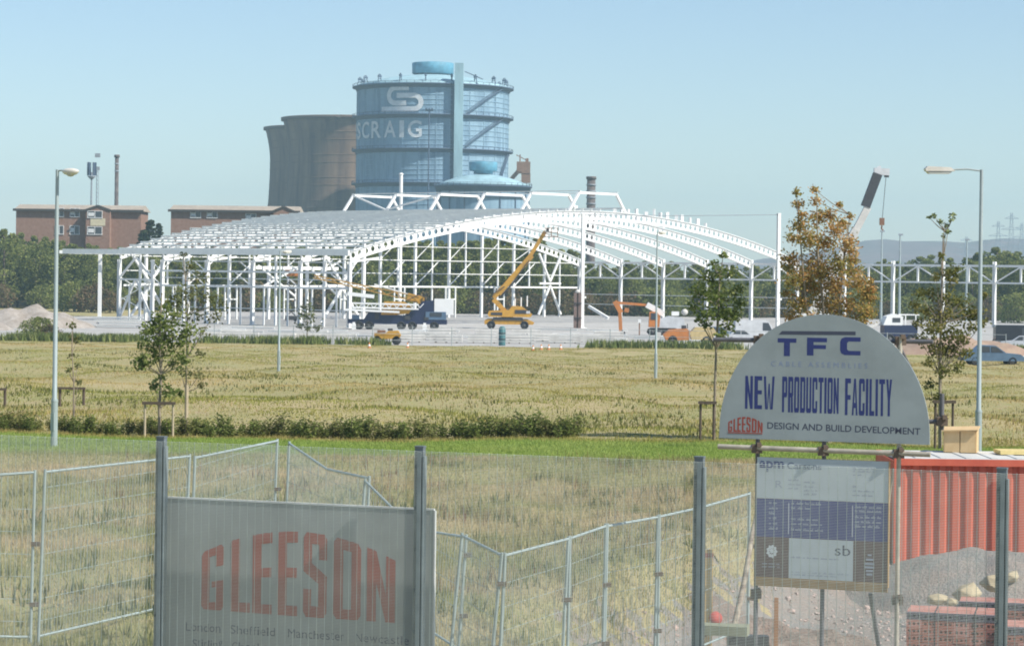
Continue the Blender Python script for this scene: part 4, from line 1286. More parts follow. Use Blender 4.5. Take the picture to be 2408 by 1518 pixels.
for k, x in enumerate((1.0, 1.8, 2.6)): MB().tube([(x, .3, 3.0), (x, .3, 4.0 + .2 * k)], .09, 6).build('beacon_post', M_white, t)

# navy and white lorry crane, jib lowered to the left
b = P(940, 774, 326)
t = thing('lorry_crane', 'navy lorry crane with a lowered yellow lattice jib and white engine housing', 'crane', (b.x, 326, YZ), 0)
def relc(px, py, dd=0): return P(px, py, 326) - Vector((b.x, 326, YZ)) + Vector((0, dd, 0))
for x in (-5.2, -3.9, .2, 1.6, 4.4): 
    for y in (-1.05, 1.05): wheel(t, (x, y, .55), .55, .4)
MB().prism([(-6.6, .75), (6.0, .75), (6.0, 1.3), (-6.6, 1.3)], -1.15, 1.15).build('carrier', M_navy, t)
MB().prism([(-4.6, 1.3), (-3.9, 2.3), (-2.6, 2.5), (-1.0, 2.0), (.4, 1.8), (2.2, 2.8), (2.9, 3.7), (4.3, 3.8), (4.4, 1.3)], -1.1, 1.1).build('deck_house', M_navy, t)
for x_, w_, h_ in ((-5.6, 1.0, .55), (-2.9, .5, .9), (1.0, .7, .5), (3.4, .6, .35)): MB().box((x_, -1.18, 1.3 + h_ / 2), (w_, .14, h_)).build('locker', M_dkm if x_ > -3 else M_bluep, t)
MB().tube([(3.2, -.7, 3.7), (3.2, -.7, 4.5), (3.35, -.7, 4.6)], .08, 8).build('exhaust_pipe', M_dkm, t)
MB().tube([(.2, -.8, 3.4), (2.4, -.9, 4.5), (3.9, -.9, 3.9)], .05, 6).build('hose', M_dkm, t)
MB().prism([(-2.4, 1.9), (-2.0, 3.6), (.6, 3.6), (1.6, 3.0), (1.2, 2.1), (-.6, 1.9)], -1.25, -1.12).build('side_plate', M_yel, t)
MB().box((5.6, 0, 3.0), (2.4, 2.2, 2.0)).build('engine_housing', M_white, t)
MB().box((4.6, -.1, 1.85), (2.6, 2.2, 1.0)).build('cab', M_bluep, t)
MB().box((4.6, -1.22, 2.0), (1.5, .05, .5)).build('cab_window', M_glass, t)
jm = MB()
a0, a1 = relc(1000, 707), relc(738, 650)
dirv = (a1 - a0); L_ = dirv.length
side = Vector((0, .45, 0)); upv = Vector((dirv.z, 0, -dirv.x)).normalized() * .34
if upv.z < 0: upv = -upv
N_ = 13
for s1 in (-1, 1):
    for s2 in (-1, 1): jm.bar(a0 + side * s1 + upv * s2 + dirv * .06, a1 + (side * s1 + upv * s2) * .5, .12)
for k in range(N_):
    f0, f1 = .06 + .94 * k / N_, .06 + .94 * (k + 1) / N_
    for s1 in (-1, 1):
        q = 1 - .5 * f0
        jm.bar(a0 + dirv * f0 + (side * s1 - upv * (-1) ** k) * q, a0 + dirv * f1 + (side * s1 + upv * (-1) ** k) * q, .1)
    jm.bar(a0 + dirv * f1 + (side + upv) * (1 - .5 * f1), a0 + dirv * f1 + (-side + upv) * (1 - .5 * f1), .09)
jm.build('lattice_jib', mat('ochre jib steel', (.42, .24, .05), .7, var=.2), t)
MB().bar(relc(1000, 707), relc(958, 698), .9, 1.0).build('jib_foot', M_yel, t)
wm = MB()
for py in (712, 722): wm.bar(relc(830, py, -1.5), relc(985, py + 4, -1.5), .2)
for k in range(9): wm.bar(relc(835 + k * 18, 712, -1.5), relc(835 + k * 18 + 9, 723, -1.5), .1); wm.bar(relc(844 + k * 18, 723, -1.5), relc(853 + k * 18, 713, -1.5), .1)
wm.build('stowed_fly_jib', M_white, t)
MB().bar(relc(812, 727, -1.6), relc(940, 733, -1.6), .35, .25).build('hoist_arm', M_white, t)
MB().bar(relc(818, 690, -.5), relc(880, 697, -.5), .45).build('counter_arm', M_white, t)
for x in (-5.8, 3.2): MB().box((x, -1.5, .35), (.5, .5, .7)).box((x, -1.2, .8), (.3, 1.0, .25)).build('outrigger', M_white, t)
MB().bar((2.6, 0, 4.1), relc(880, 668), .16).build('derrick_mast', M_white, t)

# orange tracked digger
b = P(1560, 770, 312)
t = thing('excavator', 'orange and white excavator with its arm reaching down to the left', 'excavator', (b.x, 312, YZ), 0)
def relx(px, py, dd=0): return P(px, py, 312) - Vector((b.x, 312, YZ)) + Vector((0, dd, 0))
for s in (-1, 1):
    tr = MB().prism([(-2.0, .35), (-1.7, .05), (1.7, .05), (2.0, .35), (1.9, .75), (1.5, .9), (-1.5, .9), (-1.9, .75)], s * 1.2 - .28, s * 1.2 + .28)
    q = tr.build('track', M_rubber, t)
    for x in (-1.5, -.5, .5, 1.5): MB().lathe([(0, 0), (.28, 0), (.28, .06), (0, .06)], 12, c=(0, 0, 0)).build('roller', M_dkm, q, loc=(x, s * 1.2 - .30, .42)).rotation_euler = (math.radians(90), 0, 0)
MB().prism([(-1.8, 1.0), (2.4, 1.0), (2.5, 1.4), (2.3, 2.2), (.6, 2.4), (-.2, 2.1), (-1.8, 1.9)], -1.3, 1.3).build('engine_body', M_lgrey, t)
MB().prism([(-1.9, 1.05), (-.6, 1.05), (-.5, 2.3), (-.9, 2.9), (-1.8, 2.9)], -1.32, -.3).build('cab', M_ora, t)
MB().box((-1.25, -1.34, 2.35), (.8, .05, .8)).build('cab_window', M_glass, t)
MB().bar(relx(1560, 738), relx(1520, 716), .55, .7).build('boom', M_white, t)
MB().bar(relx(1522, 717), relx(1447, 711), .3, .3).build('boom_end', M_ora, t)
MB().bar(relx(1445, 708), relx(1460, 735), .4, .6).build('dipper_knuckle', M_ora, t)
MB().bar(relx(1457, 730), relx(1459, 778), .35, .42).build('dipper', M_ora, t)
MB().bar(relx(1468, 728), relx(1478, 730), .4, .5).build('ram_pivot', M_ora, t)
bk = MB().prism([(-.8, 0), (-.1, -.35), (.5, -.2), (.6, .5), (.2, .75), (-.1, .1)], -.5, .5)
bk.build('bucket', M_dkm, t, loc=relx(1458, 790))
MB().box((1.4, 0, 2.7), (.9, .8, .5)).build('exhaust_box', M_white, t)
MB().lathe([(0, -.3), (.33, -.3), (.38, 0), (.33, .3), (0, .3)], 16).build('cable_drum', M_cream, t, loc=(2.5, -.4, 2.9)).rotation_euler = (math.radians(90), 0, .3)

# vehicles
def car(px, py, d, length, m, label, kind='car', rz=0.0, height=1.42, roofm=None, name='parked_car'):
    b = P(px, py, d)
    t = thing(name, label, kind, (b.x, d, float(gz(b.x, d))), rz)
    L2 = length / 2; h = height
    if kind == 'van':
        body = [(-L2, .35), (L2, .35), (L2, .9), (L2 * .86, 1.05), (L2 * .60, h * .95), (L2 * .5, h), (-L2 * .97, h), (-L2, h * .9)]
    else:
        body = [(-L2, .32), (L2, .32), (L2, .62), (L2 * .88, .80), (L2 * .45, .88), (-L2 * .62, .90), (-L2 * .98, .84), (-L2, .6)]
    MB().prism(body, -.82, .82).build('body', m, t)
    if kind != 'van':
        MB().prism([(L2 * .42, .885), (L2 * .08, h - .03), (-L2 * .40, h), (-L2 * .66, .905)], -.68, .68).build('cabin', roofm or m, t)
        g = MB()
        for s in (-1, 1):
            y = s * .69
            g.prism([(L2 * .33, .92), (L2 * .08, h - .1), (-.08 * L2, h - .09), (-.08 * L2, .92)], y - .012, y + .012)
            g.prism([(-.13 * L2, .92), (-.13 * L2, h - .09), (-L2 * .38, h - .08), (-L2 * .53, .92)], y - .012, y + .012)
        g.build('window', M_glass, t)
    else:
        g = MB()
        for s in (-1, 1): g.prism([(L2 * .76, 1.12), (L2 * .57, h * .88), (L2 * .3, h * .88), (L2 * .3, 1.12)], s * .83 - .012, s * .83 + .012)
        g.build('window', M_glass, t)
    for x in (-L2 * .62, L2 * .62):
        for y in (-.72, .72): wheel(t, (x, y, .31), .31, .2)
    for y in (-.55, .55): MB().box((L2 - .02, y, .62), (.1, .3, .14)).build('headlight', M_white, t); MB().box((-L2 + .02, y, .64), (.1, .28, .16)).build('tail_light', M_ora, t)
    MB().box((L2 + .03, 0, .42), (.12, 1.5, .16)).build('bumper', M_dkm, t); MB().box((-L2 - .03, 0, .42), (.12, 1.5, .16)).build('bumper', M_dkm, t)
    return t
car(1690, 772, 300, 4.3, M_bluep, 'blue grey car parked behind the dense young tree', rz=.2)
car(1775, 770, 296, 4.9, M_lgrey, 'pale grey van parked left of the arched sign', 'van', rz=.1, height=2.3, name='parked_van')
car(1745, 790, 285, 4.2, M_lgrey, 'silver car parked before the pale grey van', rz=0)
car(2385, 785, 290, 4.6, M_blackp, 'dark van at the far right edge of the yard', 'van', height=2.2, name='parked_van')
car(2330, 846, 180, 4.3, M_bluep, 'blue grey car on the far side of the meadow beside the right street lamp', rz=.05)
car(2400, 792, 272, 4.4, M_lgrey, 'silver car at the far right edge of the yard', rz=3.0)
# yellow dump truck behind the tree stakes
b = P(1622, 803, 272)
t = thing('dump_truck', 'yellow site dumper with a cream skip left of the dark rail', 'dumper', (b.x, 272, YZ), 0)
MB().prism([(-2.6, .5), (-.2, .5), (.2, 1.2), (-.4, 1.75), (-2.3, 1.6), (-2.9, 1.1)], -.9, .9).build('engine_body', M_ora, t)
MB().prism([(.1, .6), (2.2, .6), (2.8, 1.3), (2.4, 1.9), (.5, 1.9), (-.1, 1.3)], -.95, .95).build('skip', mat('faded skip cream', (.55, .42, .2), .6), t)
for x in (-1.9, 1.7):
    for y in (-.8, .8): wheel(t, (x, y, .5), .5, .35)
MB().box((-.7, -.3, 1.9), (.5, .5, .35)).build('seat', M_dkm, t)
MB().box((-.3, 0, 2.0), (.06, .5, .5)).build('steering_column', M_dkm, t)
MB().box((-3.4, 0, .9), (.5, 1.4, .8)).build('ballast_block', M_cream, t)
# small yellow roller at the front edge
b = P(910, 818, 259)
t = thing('road_roller', 'small yellow roller at the grassy front edge of the yard', 'roller', (b.x, 259, float(gz(b.x, 259))), 0)
MB().prism([(-1.3, .6), (1.2, .6), (1.4, 1.0), (1.1, 1.45), (.1, 1.4), (-.2, 1.15), (-1.3, 1.2)], -.6, .6).build('body', M_yel, t)
for x in (-1.0, .95):
    dr = MB().lathe([(0, -.6), (.45, -.6), (.45, .6), (0, .6)], 18)
    T = Matrix.Rotation(math.radians(90), 3, 'X'); dr.v = [tuple(T @ Vector(v)) for v in dr.v]
    dr.build('drum', M_dkm, t, loc=(x, 0, .45))
MB().box((.3, 0, 1.55), (.5, .5, .2)).build('seat', M_dkm, t)
MB().box((-.6, 0, 1.35), (.8, 1.0, .25)).build('canopy_tray', M_rust, t)
# white topped tractor unit under the truss on the right
b = P(2112, 780, 292)
t = thing('crane_carrier', 'white cab machine with a navy body parked under the truss', 'site vehicle', (b.x, 292, YZ), .1)
MB().prism([(-1.9, .6), (1.9, .6), (2.0, 1.8), (1.7, 2.0), (-1.9, 2.0)], -1.0, 1.0).build('body', M_navy, t)
MB().prism([(-2.0, 2.0), (.2, 2.0), (.3, 3.0), (-.6, 3.3), (-1.6, 3.0)], -.95, .95).build('cab', M_white, t)
MB().box((-.5, -.97, 2.6), (.9, .04, .5)).build('cab_window', M_glass, t)
fm = MB()
for x in (.8, 2.0): fm.box((x, 0, 2.6), (.12, .12, 1.3))
fm.box((1.2, 0, 3.2), (2.4, .14, .14)); fm.build('roll_frame', M_white, t)
for x in (-1.2, 1.2):
    for y in (-.9, .9): wheel(t, (x, y, .5), .5, .35)
MB().bar((-2.0, 0, 2.2), (-4.6, 0, 1.4), .5, .3).build('tow_arm', M_cream, t)
# second crane: boom behind the russet tree
b = P(1905, 770, 300)
t = thing('mobile_crane', 'telescopic crane with a black boom head raised behind the russet tree', 'crane', (b.x, 300, YZ), 0)
def relm(px, py): return P(px, py, 300) - Vector((b.x, 300, YZ))
MB().prism([(-4.0, .7), (4.0, .7), (4.0, 1.5), (-4.0, 1.5)], -1.2, 1.2).build('carrier', M_navy, t)
for x in (-3.0, -1.7, 1.8, 3.1):
    for y in (-1.0, 1.0): wheel(t, (x, y, .55), .55, .4)
MB().box((.5, 0, 2.3), (3.2, 2.0, 1.6)).build('slew_house', M_white, t)
MB().box((-1.9, -.6, 2.3), (1.2, 1.0, 1.6)).build('cab', M_white, t)
MB().bar(relm(1908, 735), relm(2012, 540), 1.0, .95).build('main_boom', M_cream, t)
MB().bar(relm(2004, 556), relm(2040, 487), .82, .8).build('inner_boom', M_cream, t)
MB().bar(relm(2034, 486), relm(2063, 409), .95, 1.05).build('boom_sleeve', M_dkm, t)
hd = MB(); hd.bar(relm(2054, 403), relm(2090, 405), .7, .8); hd.bar(relm(2062, 396), relm(2070, 392), .3); hd.build('boom_head', M_lgrey, t)
MB().box(relm(2084, 412), (.5, .6, .5)).build('sheave', M_dkm, t)
MB().tube([relm(2083, 412), relm(2074, 513)], .035, 5).build('hoist_rope', M_dkm, t)
hk = MB().box(relm(2073, 521), (.55, .4, .85)); hk.tube([relm(2073, 530), relm(2072, 538), relm(2076, 541)], .09, 6); hk.build('hook_block', M_rust, t)
MB().bar(relm(1930, 735), relm(1975, 640), .35).build('lift_ram', M_lgrey, t)
MB().box((3.1, 0, 2.0), (1.6, 2.2, .9)).build('counterweight', M_ora, t)

# rubble bank and stacked steel on the left
def mound(name, cx, cd, rx, rd, h, m, label, cat, seed=1, n=26, rough=.18):
    rg = np.random.default_rng(seed)
    g = np.linspace(-1, 1, n)
    ph = rg.uniform(0, 6.28, 8)
    vs = []
    for v_ in g:
        for u in g:
            r = math.hypot(u, v_)
            f = max(0, 1 - r * r) ** .8
            q = 1 + rough * (math.sin(u * 7 + ph[0]) * math.sin(v_ * 6 + ph[1]) + .6 * math.sin(u * 15 + ph[2] + v_ * 4) + .4 * math.sin(v_ * 21 + ph[3]) * math.sin(u * 19 + ph[4]))
            x, d = cx + u * rx, cd + v_ * rd
            vs.append((u * rx, v_ * rd, float(gz(x, d)) - float(gz(cx, cd)) - .06 + f * h * q))
    fs = [(i * n + j, i * n + j + 1, (i + 1) * n + j + 1, (i + 1) * n + j) for i in range(n - 1) for j in range(n - 1)]
    mb = MB().add(vs, fs, True)
    o = mb.build(name, m, loc=(cx, cd, float(gz(cx, cd))))
    o['label'] = label; o['category'] = cat
    return o
M_soil = ground_mat('pale stony spoil', (.36, .32, .28), (.28, .24, .20), (.44, .40, .36), .4, 1.2, 1.0, 3)
mound('spoil_heap', -60.5, 316, 9, 7, 2.3, M_soil, 'pale stony spoil heap at the left edge before the wood', 'spoil heap', 3)
mound('spoil_heap', -66.0, 300, 7.5, 6, 1.7, M_soil, 'lower spoil heap at the very left edge', 'spoil heap', 4)
st0 = P(275, 770, 318)
M_steel = mat('blue grey steel stock', (.25, .29, .33), 0.5, metal=.3)
rr_ = random.Random(3)
stk = MB().box((0, 0, .12), (5.6, .28, .03)).box((0, 0, .27), (5.6, .28, .03)).box((0, 0, .195), (5.6, .03, .12)).mesh('steel_section')
k_ = 0
for lv in range(4):
    for j in range(5 - lv):
        o = obj('steel_section', stk, M_white if (lv + j) % 3 == 0 else M_steel, label='steel section in the stack beside the spoil heap', cat='steel section', group='stacked steel sections by the spoil heap',
                loc=(st0.x + rr_.uniform(-.7, .7), 318 + j * .55 - 1 + lv * .2, YZ + lv * .36), rz=rr_.uniform(-.05, .05))
# pale packs laid out across the yard
slab = MB().box((0, 0, .1), (3.4, 1.1, .2)).mesh('panel')
bear = MB().box((0, 0, 0), (.14, 1.1, .1)).mesh('bearer')
proto = thing('panel_pack', 'pale stack of roofing panels laid out in the yard', 'panel pack', (0, 0, 0), 0, 'pale panel packs laid out in the yard')
for z in range(3):
    obj('panel', slab, M_cream if z != 1 else M_lgrey, proto, loc=(0, 0, .1 + z * .27))
for x in (-1.1, 0, 1.1): obj('bearer', bear, M_stakedk, proto, loc=(x, 0, .04))
first = True
for d, px0, px1, st_ in ((268, 480, 1330, 74), (280, 560, 1480, 88), (296, 1040, 1560, 92), (272, 1330, 1480, 70)):
    px = px0
    while px < px1:
        x = (px - CX) / 6000 * d
        if not (860 < px < 955 and d < 270) and rr_.random() > .18:
            o = proto if first else copy_tree(proto)
            first = False
            o.location = (x, d + rr_.uniform(-1.5, 1.5), float(gz(x, d)) + .02); o.rotation_euler = (0, 0, rr_.uniform(-.08, .08))
        px += st_ * rr_.uniform(.85, 1.25)
# teal storage drum, brown wrapped bundle
b = P(1180, 812, 261)
t = thing('water_tank', 'upright teal tank at the front of the yard', 'tank', (b.x, 261, float(gz(b.x, 261))))
MB().lathe([(0, 0), (.33, 0), (.35, .1), (.35, 1.75), (.2, 1.95), (0, 1.98)], 20).build('shell', mat('teal plastic', (.06, .16, .17), .5), t)
MB().lathe([(.35, .6), (.38, .62), (.38, .7), (.35, .72)], 20).lathe([(.35, 1.2), (.38, 1.22), (.38, 1.3), (.35, 1.32)], 20).build('hoop', M_dkm, t)
b = P(1357, 768, 348)
t = thing('steel_bundle', 'upright brown wrapped bundle beside the tall white post', 'bundle', (b.x, 348, YZ))
for x, y in ((-.3, 0), (.3, 0), (0, .4)): MB().box((x, y, 2.4), (.42, .42, 4.8)).build('packed_section', mat('brown wrapping', (.20, .14, .12), .9), t)
MB().box((0, .1, 1.4), (1.1, .95, .12)).build('strap', M_dkm, t); MB().box((0, .1, 3.4), (1.1, .95, .12)).build('strap', M_dkm, t)
MB().lathe([(0, 0), (.35, 0), (.35, .3), (0, .5)], 10, c=(0, .1, 4.8)).build('cap', M_cream, t)
# red and white cones and markers at the meadow edge
co = MB().lathe([(.2, 0), (.2, .04), (.14, .04), (.09, .28), (.04, .5), (0, .5)], 12)
cone0 = thing('traffic_cone', 'small orange traffic cone at the grassy edge of the yard', 'traffic cone', (0, 0, 0), 0, 'traffic cones along the yard edge')
co.build('body', M_ora, cone0)
MB().lathe([(.125, .18), (.085, .34)], 12).build('band', M_white, cone0)
for i, (px, py) in enumerate(((868, 818), (958, 818), (1253, 824), (1272, 822), (1318, 822), (1290, 822))):
    g_ = G(px, py, 200, 300); o = cone0 if i == 0 else copy_tree(cone0); o.location = g_
# reddish survey post by the digger
b = P(1503, 772, 300)
t = thing('survey_post', 'red topped post with a white cap right of the excavator bucket', 'post', (b.x, 300, YZ))
MB().box((0, 0, .9), (.14, .14, 1.8)).build('shaft', M_rust, t); MB().box((0, 0, 1.95), (.34, .34, .4)).build('cap', M_white, t)
# site fence at the front of the yard: thin posts and wires
M_wire = mat('galvanised wire', (.42, .45, .44), 0.5, metal=.3)
xs_ = np.arange(-34, 52, 4.0)
t = thing('site_fence', 'thin post and wire fence along the front of the pale yard', 'fence', (0, 258, 0))
for x in xs_:
    z = float(gz(x, 258)); MB().tube([(x, 0, z - .2), (x, 0, z + 1.9)], .045, 6).build('post', M_wire, t)
for h in (.5, 1.15, 1.8):
    MB().tube([(x, 0, float(gz(x, 258)) + h) for x in xs_], .02, 4, caps=False).build('wire', M_wire, t)

# distant power pylons
M_far = mat('distant pylon steel', (.32, .36, .40), 0.7)
def pylon(px, ytop, d, label):
    a = P(px, ytop, d)
    t = thing('power_pylon', label, 'pylon', (a.x, d, -6))
    h = a.z + 6
    m = MB()
    def w(z): return 4.2 * (1 - z / h) ** 1.3 + .7
    for sx_ in (-1, 1):
        for sy_ in (-1, 1):
            for k in range(6):
                z0, z1 = h * k / 6, h * (k + 1) / 6
                m.bar((sx_ * w(z0), sy_ * w(z0), z0), (sx_ * w(z1), sy_ * w(z1), z1), .2)
    for k in range(8):
        z0, z1 = h * k / 8, h * (k + 1) / 8
        for sy_ in (-1, 1):
            m.bar((-w(z0), sy_ * w(z0), z0), (w(z1), sy_ * w(z1), z1), .12); m.bar((w(z0), sy_ * w(z0), z0), (-w(z1), sy_ * w(z1), z1), .12)
    m.build('tower', M_far, t)
    for f, l in ((.62, 6.5), (.77, 8), (.92, 5.5)):
        MB().bar((-l, 0, h * f), (l, 0, h * f), .5).bar((-l, 0, h * f), (0, 0, h * f + 2.2), .3).bar((l, 0, h * f), (0, 0, h * f + 2.2), .3).build('crossarm', M_far, t)
pylon(2347, 520, 2100, 'hazy power pylon right of the big right street lamp')
pylon(2378, 500, 2000, 'tallest hazy power pylon on the far right hills')
pylon(2272, 556, 2300, 'faint low pylon on the hills left of the right street lamp')
pylon(2402, 524, 2200, 'faint power pylon at the far right edge')

mound('earth_bank', 41.5, 236, 9, 5, 1.5, mat('reddish earth', (.30, .20, .15), .95, scale=.8, col2=(.38, .28, .20)), 'reddish earth bank at the right edge between meadow and yard', 'earth bank', 15, 30, .2)

b = P(684, 775, 372)
t = thing('scissor_lift', 'small orange scissor lift raised inside the left half of the frame', 'scissor lift', (b.x, 372, YZ))
zt_ = P(684, 649, 372).z - YZ
MB().box((0, 0, .45), (1.7, .9, .6)).build('chassis', M_dkm, t)
m = MB()
for k in range(5):
    z0, z1 = .8 + (zt_ - .8) * k / 5, .8 + (zt_ - .8) * (k + 1) / 5
    for y in (-.3, .3): m.bar((-.6, y, z0), (.6, y, z1), .1); m.bar((.6, y, z0), (-.6, y, z1), .1)
m.build('scissor_arms', M_dkm, t)
MB().box((0, 0, zt_ + .06), (1.9, 1.0, .12)).build('platform', M_ora, t)
MB().box((0, -.5, zt_ + .6), (1.9, .05, 1.0)).box((0, .5, zt_ + .6), (1.9, .05, 1.0)).box((-.93, 0, zt_ + .6), (.05, .95, 1.0)).box((.93, 0, zt_ + .6), (.05, .95, 1.0)).build('guard_panel', M_ora, t)
for x in (-.6, .6):
    for y in (-.4, .4): wheel(t, (x, y, .2), .2, .15)

rs2 = random.Random(31)
for px0, px1, d0, d1, n_ in ((840, 1130, 285, 318, 12), (1280, 1430, 275, 330, 10), (1500, 1700, 262, 300, 9), (470, 800, 285, 326, 12)):
    for _ in range(n_):
        d = rs2.uniform(d0, d1); x = (rs2.uniform(px0, px1) - CX) / 6000 * d
        obj('steel_section', stk, rs2.choice((M_white, M_white, M_steel, M_rust)), label='loose steel section lying on the pale yard before the frame', cat='steel section', group='loose steel sections on the yard',
            loc=(x, d, float(gz(x, d)) + .01), rz=rs2.uniform(-.35, .35))

# ------------------------------------------------------------------ street lamps
M_lampcol = mat('grey green lamp column', (.36, .42, .42), 0.45, metal=.2, var=.06, scale=1.5)
M_head = mat('lamp head cream', (.66, .63, .56), 0.5)
M_lens = mat('lamp bowl', (.50, .50, .45), 0.2, spec=.6)
def street_lamp(name, label, loc, h, arm, rz, kind):
    t = thing(name, label, 'street lamp', loc, rz, None)
    MB().tube([(0, 0, -.1), (0, 0, h * .16)], [.085, .083], 14).build('base_shaft', M_lampcol, t)
    MB().tube([(0, 0, h * .16), (0, 0, h * .165), (0, 0, h * .175), (0, 0, h)], [.083, .092, .06, .042], 12).build('column', M_lampcol, t)
    MB().box((0, -.075, h * .09), (.10, .03, .42)).build('hatch', M_lampcol, t)
    MB().tube([(0, 0, h - .03), (arm * .5, 0, h - .02 + .03 * (kind == 2)), (arm, 0, h - .03 + .02 * (kind == 2))], .022, 8).build('bracket_arm', M_lampcol, t)
    if kind == 1:                                   # rounded bowl lantern
        c = (arm + .17, 0, h - .04)
        hd = MB(); vs = []; n = 16; m_ = 8
        for i in range(m_ + 1):
            a = math.pi * i / m_
            for k in range(n):
                b_ = 2 * math.pi * k / n
                vs.append((c[0] - .24 * math.cos(a), .11 * math.sin(a) * math.cos(b_), c[2] + (.075 if math.sin(b_) > 0 else .11) * math.sin(a) * math.sin(b_)))
        hd.add(vs, [(i * n + k, i * n + (k + 1) % n, (i + 1) * n + (k + 1) % n, (i + 1) * n + k) for i in range(m_) for k in range(n)], True)
        q = hd.build('lamp_head', M_head, t)
        MB().lathe([(0, -.135), (.07, -.12), (.095, -.08), (.095, -.05)], 14, c=(c[0], 0, c[2])).build('bowl', M_lens, q)
    else:                                           # long box lantern
        x0 = arm
        hd = MB().prism([(x0 - .05, h - .05), (x0 + .05, h + .04), (x0 + .62, h + .06), (x0 + .68, h + .0), (x0 + .66, h - .06)], -.12, .12)
        q = hd.build('lamp_head', M_head, t)
        MB().prism([(x0 + .02, h - .062), (x0 + .64, h - .066), (x0 + .58, h - .12), (x0 + .08, h - .115)], -.10, .10).build('bowl', M_lens, q)
    return t
g0 = G(127, 1049, 40, 90); ztop = P(131, 399, g0.y).z
street_lamp('street_lamp', 'tall grey street lamp with a rounded head at the left edge of the lawn', g0, ztop - g0.z, .22, -.45, 1)
pr = P(2297, 1048, 62); ztop = P(2311, 399, 62).z
street_lamp('street_lamp', 'tall grey street lamp with a long box head behind the wooden box', (P(2300, 1000, 62).x, 62, float(gz(P(2300, 1000, 62).x, 62))), ztop - float(gz(pr.x, 62)), .72, math.pi + .05, 2)
for px, py, ytop, lb in ((655, 872, 590, 'thin distant street lamp standing in the meadow before the left wall of the frame'), (1541, 889, 545, 'thin distant street lamp in the meadow before the excavator')):
    g0 = G(px, py, 90, 200); zt = P(px, ytop, g0.y).z
    t = street_lamp('street_lamp', lb, g0, zt - g0.z, .5, 1.2, 2)
for px, ytop, d, lb in ((2115, 553, 425, 'slim grey lamp column behind the truss left of the sapling'), (2272, 565, 440, 'slim grey lamp column behind the truss left of the big street lamp'), (2072, 545, 430, 'slimmest grey lamp column below the crane hook')):
    zt = P(px, ytop, d).z; x = P(px, 640, d).x
    t = thing('lamp_column', lb, 'street lamp', (x, d, YZ))
    MB().tube([(0, 0, 0), (0, 0, zt - YZ)], [.24, .12], 8).build('column', M_lampcol, t)
    MB().box((.1, 0, zt - YZ + .1), (.7, .35, .28)).build('lamp_head', M_mast, t)

# ------------------------------------------------------------------ weld-mesh security fence in front
M_galv = mat('dull galvanised post', (.15, .18, .20), 0.6, metal=.3, var=.15, scale=5)
M_galvl = mat('bright clamp bar', (.25, .30, .32), 0.5, metal=.35, scale=6)
M_mesh = mat('grey green mesh wire', (.50, .56, .52), 0.55, metal=.2)
M_bolt = mat('bolt head', (.55, .56, .55), 0.35, metal=.7)
FH = 1.56
Pa = Vector((-2.02 * FH, 14.81 * FH, 0)); Pb = Vector((2.54 * FH, 13.16 * FH, 0))
fdir = (Pb - Pa) / 3.0
FSP = fdir.length
FRZ = math.atan2(fdir.y, fdir.x)
org = Pa - fdir
gbase = -4.02
FENH = -FH - gbase
fence = thing('mesh_fence', 'fine weld mesh security fence on grey posts running across the foreground', 'fence', (org.x, org.y, gbase), FRZ)
post_me = MB().box((0, 0, (FENH + .03) / 2), (.078, .06, FENH + .03)).box((0, 0, FENH + .034), (.086, .068, .012)).mesh('post')
clamp_me = MB().box((.012, -.052, FENH / 2), (.036, .008, FENH - .02)).mesh('clamp_bar')
edge_me = MB().box((.047, -.012, FENH / 2 - .02), (.014, .07, FENH - .06)).mesh('return_flange')
bolt_me = MB().lathe([(0, -.012), (.011, -.012), (.013, -.004), (.013, 0)], 8); T = Matrix.Rotation(math.radians(-90), 3, 'X')
bolt_me.v = [tuple(T @ Vector((v[0], v[1], -v[2]))) for v in bolt_me.v]; bolt_me = bolt_me.mesh('bolt')
for k in range(6):
    q = obj('post', post_me, M_galv, fence, loc=(k * FSP, 0, 0))
    obj('clamp_bar', clamp_me, M_galvl, q)
    obj('return_flange', edge_me, M_galvl, q)
    z = FENH - .10
    while z > .1:
        obj('bolt', bolt_me, M_bolt, q, loc=(.012, -.056, z)); z -= .358
wp = MB()
def wire_v(x, z0, z1, y, r): wp.add([(x - r, y, z0), (x + r, y, z0), (x, y - r * 1.4, z0), (x - r, y, z1), (x + r, y, z1), (x, y - r * 1.4, z1)], [(0, 2, 5, 3), (2, 1, 4, 5), (1, 0, 3, 4)])
def wire_h(x0, x1, z, y, r): wp.add([(x0, y, z - r), (x0, y, z + r), (x0, y - r * 1.4, z), (x1, y, z - r), (x1, y, z + r), (x1, y - r * 1.4, z)], [(0, 3, 5, 2), (2, 5, 4, 1), (1, 4, 3, 0)])
x = .045
while x < FSP - .02:
    wire_v(x, .03, FENH, -.036, .0021); x += .0762
z = .04
while z < FENH - .005:
    wire_h(.0, FSP, z, -.0375, .0016); z += .0127
wme_ = wp.mesh('mesh_panel')
for k in range(5):
    obj('mesh_panel', wme_, M_mesh, fence, loc=(k * FSP, 0, 0), kind='stuff')
FM = Matrix.Translation((org.x, org.y, gbase)) @ Matrix.Rotation(FRZ, 4, 'Z')
def fence_xy(px, off=0.0):
    """position along the fence line for a picture column"""
    a = (px - CX) / F
    # org + s*dir, x = a*y
    dx, dy = fdir.x / FSP, fdir.y / FSP
    ox, oy = org.x - dy * off, org.y + dx * off
    return (a * oy - ox) / (dx - a * dy)

